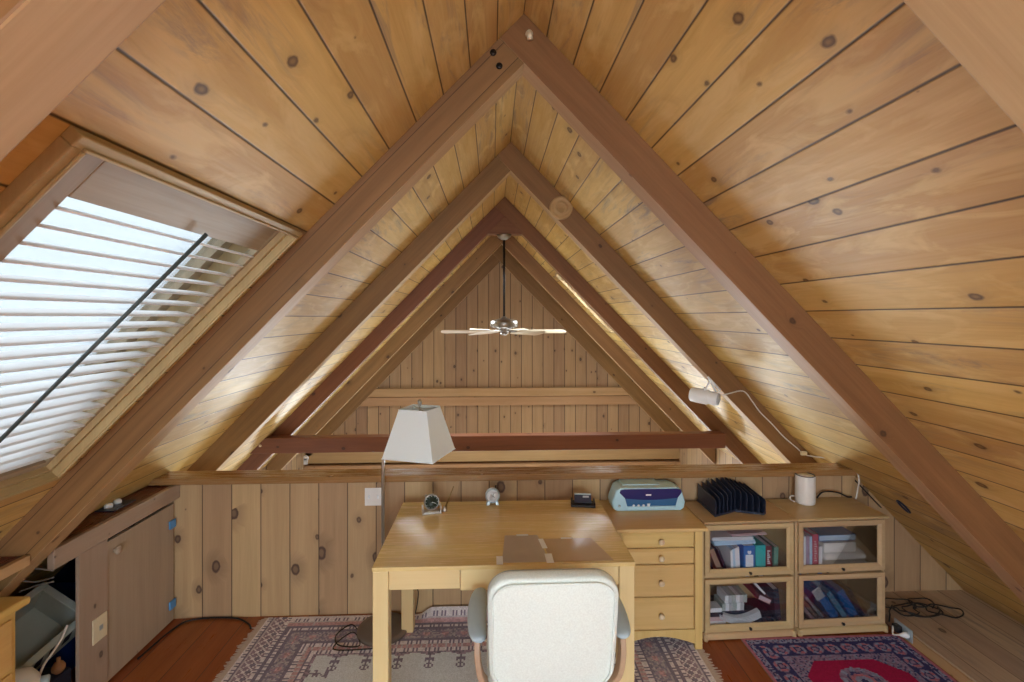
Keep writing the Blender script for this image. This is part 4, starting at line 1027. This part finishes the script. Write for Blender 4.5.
b = MB((-1.99, 2.29, .234)); b.lathe([(0, -.026), (.014, -.023), (.025, -.010), (.026, .006), (.017, .022), (.008, .028), (.008, .045), (0, .046)], (-1.99, 2.29, .26), 'Z', 18)
tag(b.build('wooden_knob', P['brownball']), 'brown wooden knob lying between the globe and the crate', 'knob')
b = MB(); b.tube(curve([(-1.985, 2.33, .43), (-1.985, 2.30, .385), (-1.985, 2.25, .35), (-1.99, 2.215, .32), (-2.0, 2.19, .25)], 6), .005, 6)
tag(b.build('white_cable', P['whitecable']), 'white cable sagging below the tipped crate', 'cable')
for k, pts in enumerate(([(-2.02, 2.30, .70), (-2.12, 2.30, .71), (-2.2, 2.32, .66), (-2.24, 2.33, .63)], [(-2.02, 2.30, .67), (-2.12, 2.32, .64), (-2.22, 2.32, .655)], [(-2.02, 2.3, .65), (-2.1, 2.31, .63), (-2.2, 2.33, .59)])):
    b = MB(); b.tube(curve(pts, 6), .0035, 6)
    tag(b.build('hanging_wire', P['grey']), ['uppermost grey wire curling under the left ledge', 'middle grey wire under the left ledge', 'lowest grey wire under the left ledge'][k], 'wire', 'wires under the left ledge')

# ================================================================== RUGS
def rug(name, label, x0, x1, y0, y1, fn, cell=.01, th=.007, wave=None):
    t = thing(name, label, 'rug', ((x0+x1)/2, (y0+y1)/2, 0))
    O = Vector(t.location)
    nx, ny = int(round((x1-x0)/cell)), int(round((y1-y0)/cell))
    vs, fs = [], []
    for j in range(ny+1):
        for i in range(nx+1):
            x, y = x0+(x1-x0)*i/nx, y0+(y1-y0)*j/ny
            vs.append((x-O.x, y-O.y, th+(wave(x, y) if wave else 0)))
    for j in range(ny):
        for i in range(nx): fs.append((j*(nx+1)+i, j*(nx+1)+i+1, (j+1)*(nx+1)+i+1, (j+1)*(nx+1)+i))
    ncell = len(fs)
    base = len(vs)
    edge = [i for i in range(nx+1)]+[j*(nx+1)+nx for j in range(1, ny+1)]+[ny*(nx+1)+i for i in range(nx-1, -1, -1)]+[j*(nx+1) for j in range(ny-1, 0, -1)]
    for e in edge: vs.append((vs[e][0], vs[e][1], .0005))
    m = len(edge)
    for k in range(m): fs.append((edge[k], base+k, base+(k+1) % m, edge[(k+1) % m]))
    fs.append(tuple(base+k for k in range(m))[::-1])
    me = bpy.data.meshes.new('pile'); me.from_pydata(vs, [], fs)
    ca = me.color_attributes.new('weave', 'FLOAT_COLOR', 'CORNER')
    cols = []
    for k, p in enumerate(me.polygons):
        if k < ncell:
            j, i = divmod(k, nx)
            cc = fn(x0+(i+.5)*(x1-x0)/nx, y0+(j+.5)*(y1-y0)/ny, i, j)
        else: cc = (.3, .25, .22, 1)
        cols += list(cc)*p.loop_total
    ca.data.foreach_set('color', cols)
    me.materials.append(attr_mat(name+'_weave'))
    o = bpy.data.objects.new('pile', me); COL.objects.link(o); o.parent = t
    return t
CREAM, CREAM2, DARK, PINK, PURP, PALE = srgb(244, 240, 246), srgb(214, 208, 218), srgb(146, 140, 162), srgb(212, 176, 184), srgb(168, 152, 172), srgb(234, 242, 248)
RX0, RX1, RY0, RY1 = -1.385, 1.145, 1.35, 3.035
def beads(a_, d_):
    # small light ovals on dark ground
    q = (a_/.024) % 1
    return CREAM if (.15 < q < .8 and .1 < d_ < .9) else DARK
def rug1(x, y, i, j):
    du = min(x-RX0, RX1-x); dv = min(RY1-y, y-RY0)
    along = y if du < dv else x
    h = random.random()
    def spk(c, k=.12): 
        q = 1+(h-.5)*2*k; return (c[0]*q, c[1]*q, c[2]*q, 1)
    if du < .155:
        if du < .012: return spk(CREAM)
        if du < .036: return spk(beads(y, (du-.012)/.024))
        if du < .05: return spk(CREAM2)
        if du > .13: return spk(beads(y, (du-.13)/.025))
        # diamond lattice
        p = ((du+y)/.05) % 1; q = ((du-y)/.05) % 1
        if p < .24 or q < .24: return spk(CREAM)
        return spk(PURP if (int((du+y)/.05)+int((du-y+9)/.05)) % 3 else DARK)
    d = min(du-.06, dv)
    if d < .016: return spk(CREAM)
    if d < .05: return spk(beads(along, (d-.016)/.034))
    if d < .062: return spk(CREAM2)
    if d < .092: return spk(PINK if ((along/.03) % 1) < .7 else CREAM2, .2)
    if d < .104: return spk(DARK)
    if d < .135: return spk(beads(along+.01, (d-.104)/.031))
    if d < .15: return spk(DARK)
    if d < .235:
        m = (d-.1925)/.0425; q = ((along/.11) % 1)*2-1
        if q*q+m*m < .16: return spk(PINK, .3)
        if abs(q)+abs(m) < .95: return spk(PURP if h > .4 else CREAM2, .3)
        return spk(DARK if h > .45 else CREAM2, .3)
    if d < .25: return spk(DARK)
    if d < .28: return spk(beads(along, (d-.25)/.03))
    if d < .312: return spk(PINK if ((along/.028) % 1) < .66 else CREAM2, .2)
    if d < .345: return spk(beads(along+.01, (d-.312)/.033))
    e = d-.345; sc_ = .022*abs(math.sin(along/.17*PI))
    if e < .03-sc_: return spk(PURP if h > .5 else DARK, .3)
    q = abs(((along/.17) % 1)-.0); q = min(q, 1-q)*.17
    if e < .13:
        if q < .006: return spk(DARK)
        if .05 < e < .075 and abs(q-(.014+.3*abs(e-.06))) < .007: return spk(DARK)
        if abs(math.hypot(q, e-.105)-.018) < .006: return spk(DARK)
    # inner field: sparse grey blossoms
    fx, fy = (x/.19) % 1-.5, (y/.19) % 1-.5
    if e > .16 and math.hypot(fx, fy) < .2 and abs(math.hypot(fx, fy)-.12) < .05: return spk(CREAM2)
    return spk(PALE, .05)
def wave1(x, y):
    s = max(0.0, 1-((x+.22)/.10)**2) if abs(x+.22) < .10 else 0
    k = min(1.0, max(0.0, (x+.46)/.09)); k = k*k*(3-2*k)*min(1.0, max(0.0, (.60-x)/.12))
    return k*.042*max(0.0, (y-2.945)/.09)**1.3
r1 = rug('patterned_rug', 'pale patterned rug with a cream field lying under the desk and chair', RX0, RX1, RY0, RY1, rug1, wave=wave1)
for s, xe in ((-1, RX0), (1, RX1)):
    b = MB(r1.location)
    y = RY0+.004
    b.box(min(xe, xe+s*.022), max(xe, xe+s*.022), RY0, RY1, .001, .006)
    while y < RY1-.012:
        wv = random.uniform(.006, .013); ln = random.uniform(.035, .055)+(.012 if random.random() < .2 else 0); sk = random.uniform(-.006, .006)
        x_a, x_b = xe+s*.02, xe+s*ln
        b.hexa([(x_a, y, .001), (x_a, y+wv, .001), (x_b, y+wv*.75+sk, .001), (x_b, y+wv*.25+sk, .001), (x_a, y, .005), (x_a, y+wv, .005), (x_b, y+wv*.75+sk, .003), (x_b, y+wv*.25+sk, .003)])
        y += wv+.0015
    f = b.build('fringe', P['fringe'], r1); f['kind'] = 'stuff'
NAVY, MAUVE, ROSE, RED, BLUEG = srgb(60, 64, 114), srgb(150, 132, 164), srgb(186, 118, 138), srgb(170, 32, 82), srgb(146, 156, 190)
QX0, QX1, QY0, QY1 = 1.44, 2.375, 1.25, 2.725
def rug2(x, y, i, j):
    du = min(x-QX0, QX1-x); dv = min(QY1-y, y-QY0); d = min(du, dv); along = y if du < dv else x
    h = random.random()
    def spk(c, k=.15):
        q = 1+(h-.5)*2*k; return (c[0]*q, c[1]*q, c[2]*q, 1)
    if d < .014: return spk(ROSE)
    if d < .05: return spk((MAUVE, NAVY, BLUEG)[int(h*3)])
    if d < .062: return spk(NAVY)
    if d < .145:
        m = (d-.1035)/.0415; q = ((along/.098) % 1)*2-1; rr = math.hypot(q*1.05, m)
        if rr < .32: return spk(MAUVE)
        if rr < .5: return spk(NAVY)
        if rr < .82: return spk(ROSE if int(math.degrees(math.atan2(m, q))/45) % 2 else BLUEG)
        if rr < .92: return spk(MAUVE)
        return spk(NAVY)
    if d < .155: return spk(NAVY)
    if d < .195: return spk((MAUVE, BLUEG, NAVY, MAUVE)[int(h*4)] if int((d-.155)/.014+along/.014) % 2 else MAUVE, .25)
    # field with stepped corners, medallions along the length
    ex, ey = du-.195, dv-.195
    cx_ = (QX0+QX1)/2
    if ex+ey < .11: return spk((MAUVE, BLUEG, NAVY)[int(h*3)] if int((ex-ey+2)/.02) % 2 else MAUVE, .25)
    yy = ((y-(QY1-.35)) / .36); yy = (yy-round(yy))*.36
    rr = math.hypot((x-cx_)/.115, yy/.10)
    if rr < .18: return spk(NAVY)
    if rr < .4: return spk(BLUEG)
    if rr < .55: return spk(ROSE)
    if rr < .72: return spk(NAVY if h > .5 else MAUVE, .3)
    if rr < 1.0: return spk(BLUEG if int(math.degrees(math.atan2(yy, x-cx_))/18) % 2 else MAUVE, .25)
    return spk(RED, .1)
rug('crimson_rug', 'small rug with a crimson field and navy border in front of the bookcases', QX0, QX1, QY0, QY1, rug2, .0085)

# ================================================================== OUTSIDE, LIGHT, CAMERA
w = bpy.data.worlds.new('sky'); sc.world = w; w.use_nodes = True
nt = w.node_tree; bg = nt.nodes['Background']
bg.inputs['Color'].default_value = (.74, .88, 1.0, 1); bg.inputs['Strength'].default_value = 1.7

def area(name, loc, direction, sx, sy, power, color=(1, 1, 1)):
    l = bpy.data.lights.new(name, 'AREA'); l.shape = 'RECTANGLE'; l.size = sx; l.size_y = sy; l.energy = power; l.color = color
    o = bpy.data.objects.new(name, l); COL.objects.link(o); o.location = loc
    o.rotation_euler = Vector(direction).to_track_quat('-Z', 'Y').to_euler()
    return o
def portal(name, loc, direction, sx, sy):
    o = area(name, loc, direction, sx, sy, 1); o.data.cycles.is_portal = True; return o
def sky_light(name, side, hole, power, color):
    y0, y1, t0, t1 = hole
    p = roof(side, (y0+y1)/2, (t0+t1)/2, .2)
    o = area(name, p, (-side*SA, 0, -CA), t1-t0, y1-y0, power, color); return o
DAY = (.82, .93, 1.0)
area('daylight_rear_window', (XR, YB-.2, (bz0+bz1)/2), (0, 1, 0), bx1-bx0, bz1-bz0, 62, DAY)  # fill lamp outside the added rear window
for nm, sd, hl, pw in (('daylight_rear_left_skylight', -1, HOLES[-1][2], 140), ('daylight_rear_right_skylight', 1, HOLES[1][1], 140),  # rear pair: fill lamps over the added skylights
                       ('daylight_void_left_skylight', -1, HOLES[-1][1], 60), ('daylight_void_right_skylight', 1, HOLES[1][0], 45)):
    sky_light(nm, sd, hl, pw, DAY)
y0, y1, t0, t1 = HOLES[-1][0]
portal('near_skylight_portal', roof(-1, (y0+y1)/2, (t0+t1)/2, .165), (SA, 0, -CA), t1-t0, y1-y0)
area('daylight_gable_window', (.1, YG+.3, (wz0+wz1)/2), (0, -1, 0), 4.6, 1.0, 210, DAY)  # fill lamp outside the added low gable window
for sx, x in ((-1, XL), (1, XRT)):
    area('daylight_side_window', (x+sx*.3, 5.1, -1.1), (-sx, 0, 0.0), 1.8, 1.2, 20, DAY)  # fill lamp outside each added side window

cam = bpy.data.cameras.new('camera'); co = bpy.data.objects.new('camera', cam); COL.objects.link(co)
cam.sensor_width = 36; cam.lens = 480/1024*36
co.location = (0, 0, 1.87); co.rotation_euler = (PI/2, 0, -math.atan(20/480))
cam.shift_y = -24/1024; cam.clip_start = .05
sc.camera = co
sc.view_settings.view_transform = 'Standard'; sc.view_settings.look = 'None'; sc.view_settings.gamma = 1
sc.view_settings.use_curve_mapping = False; sc.view_settings.exposure = 0.95
sc.cycles.use_denoising = True
sc.cycles.max_bounces = 10; sc.cycles.diffuse_bounces = 6; sc.cycles.transparent_max_bounces = 16
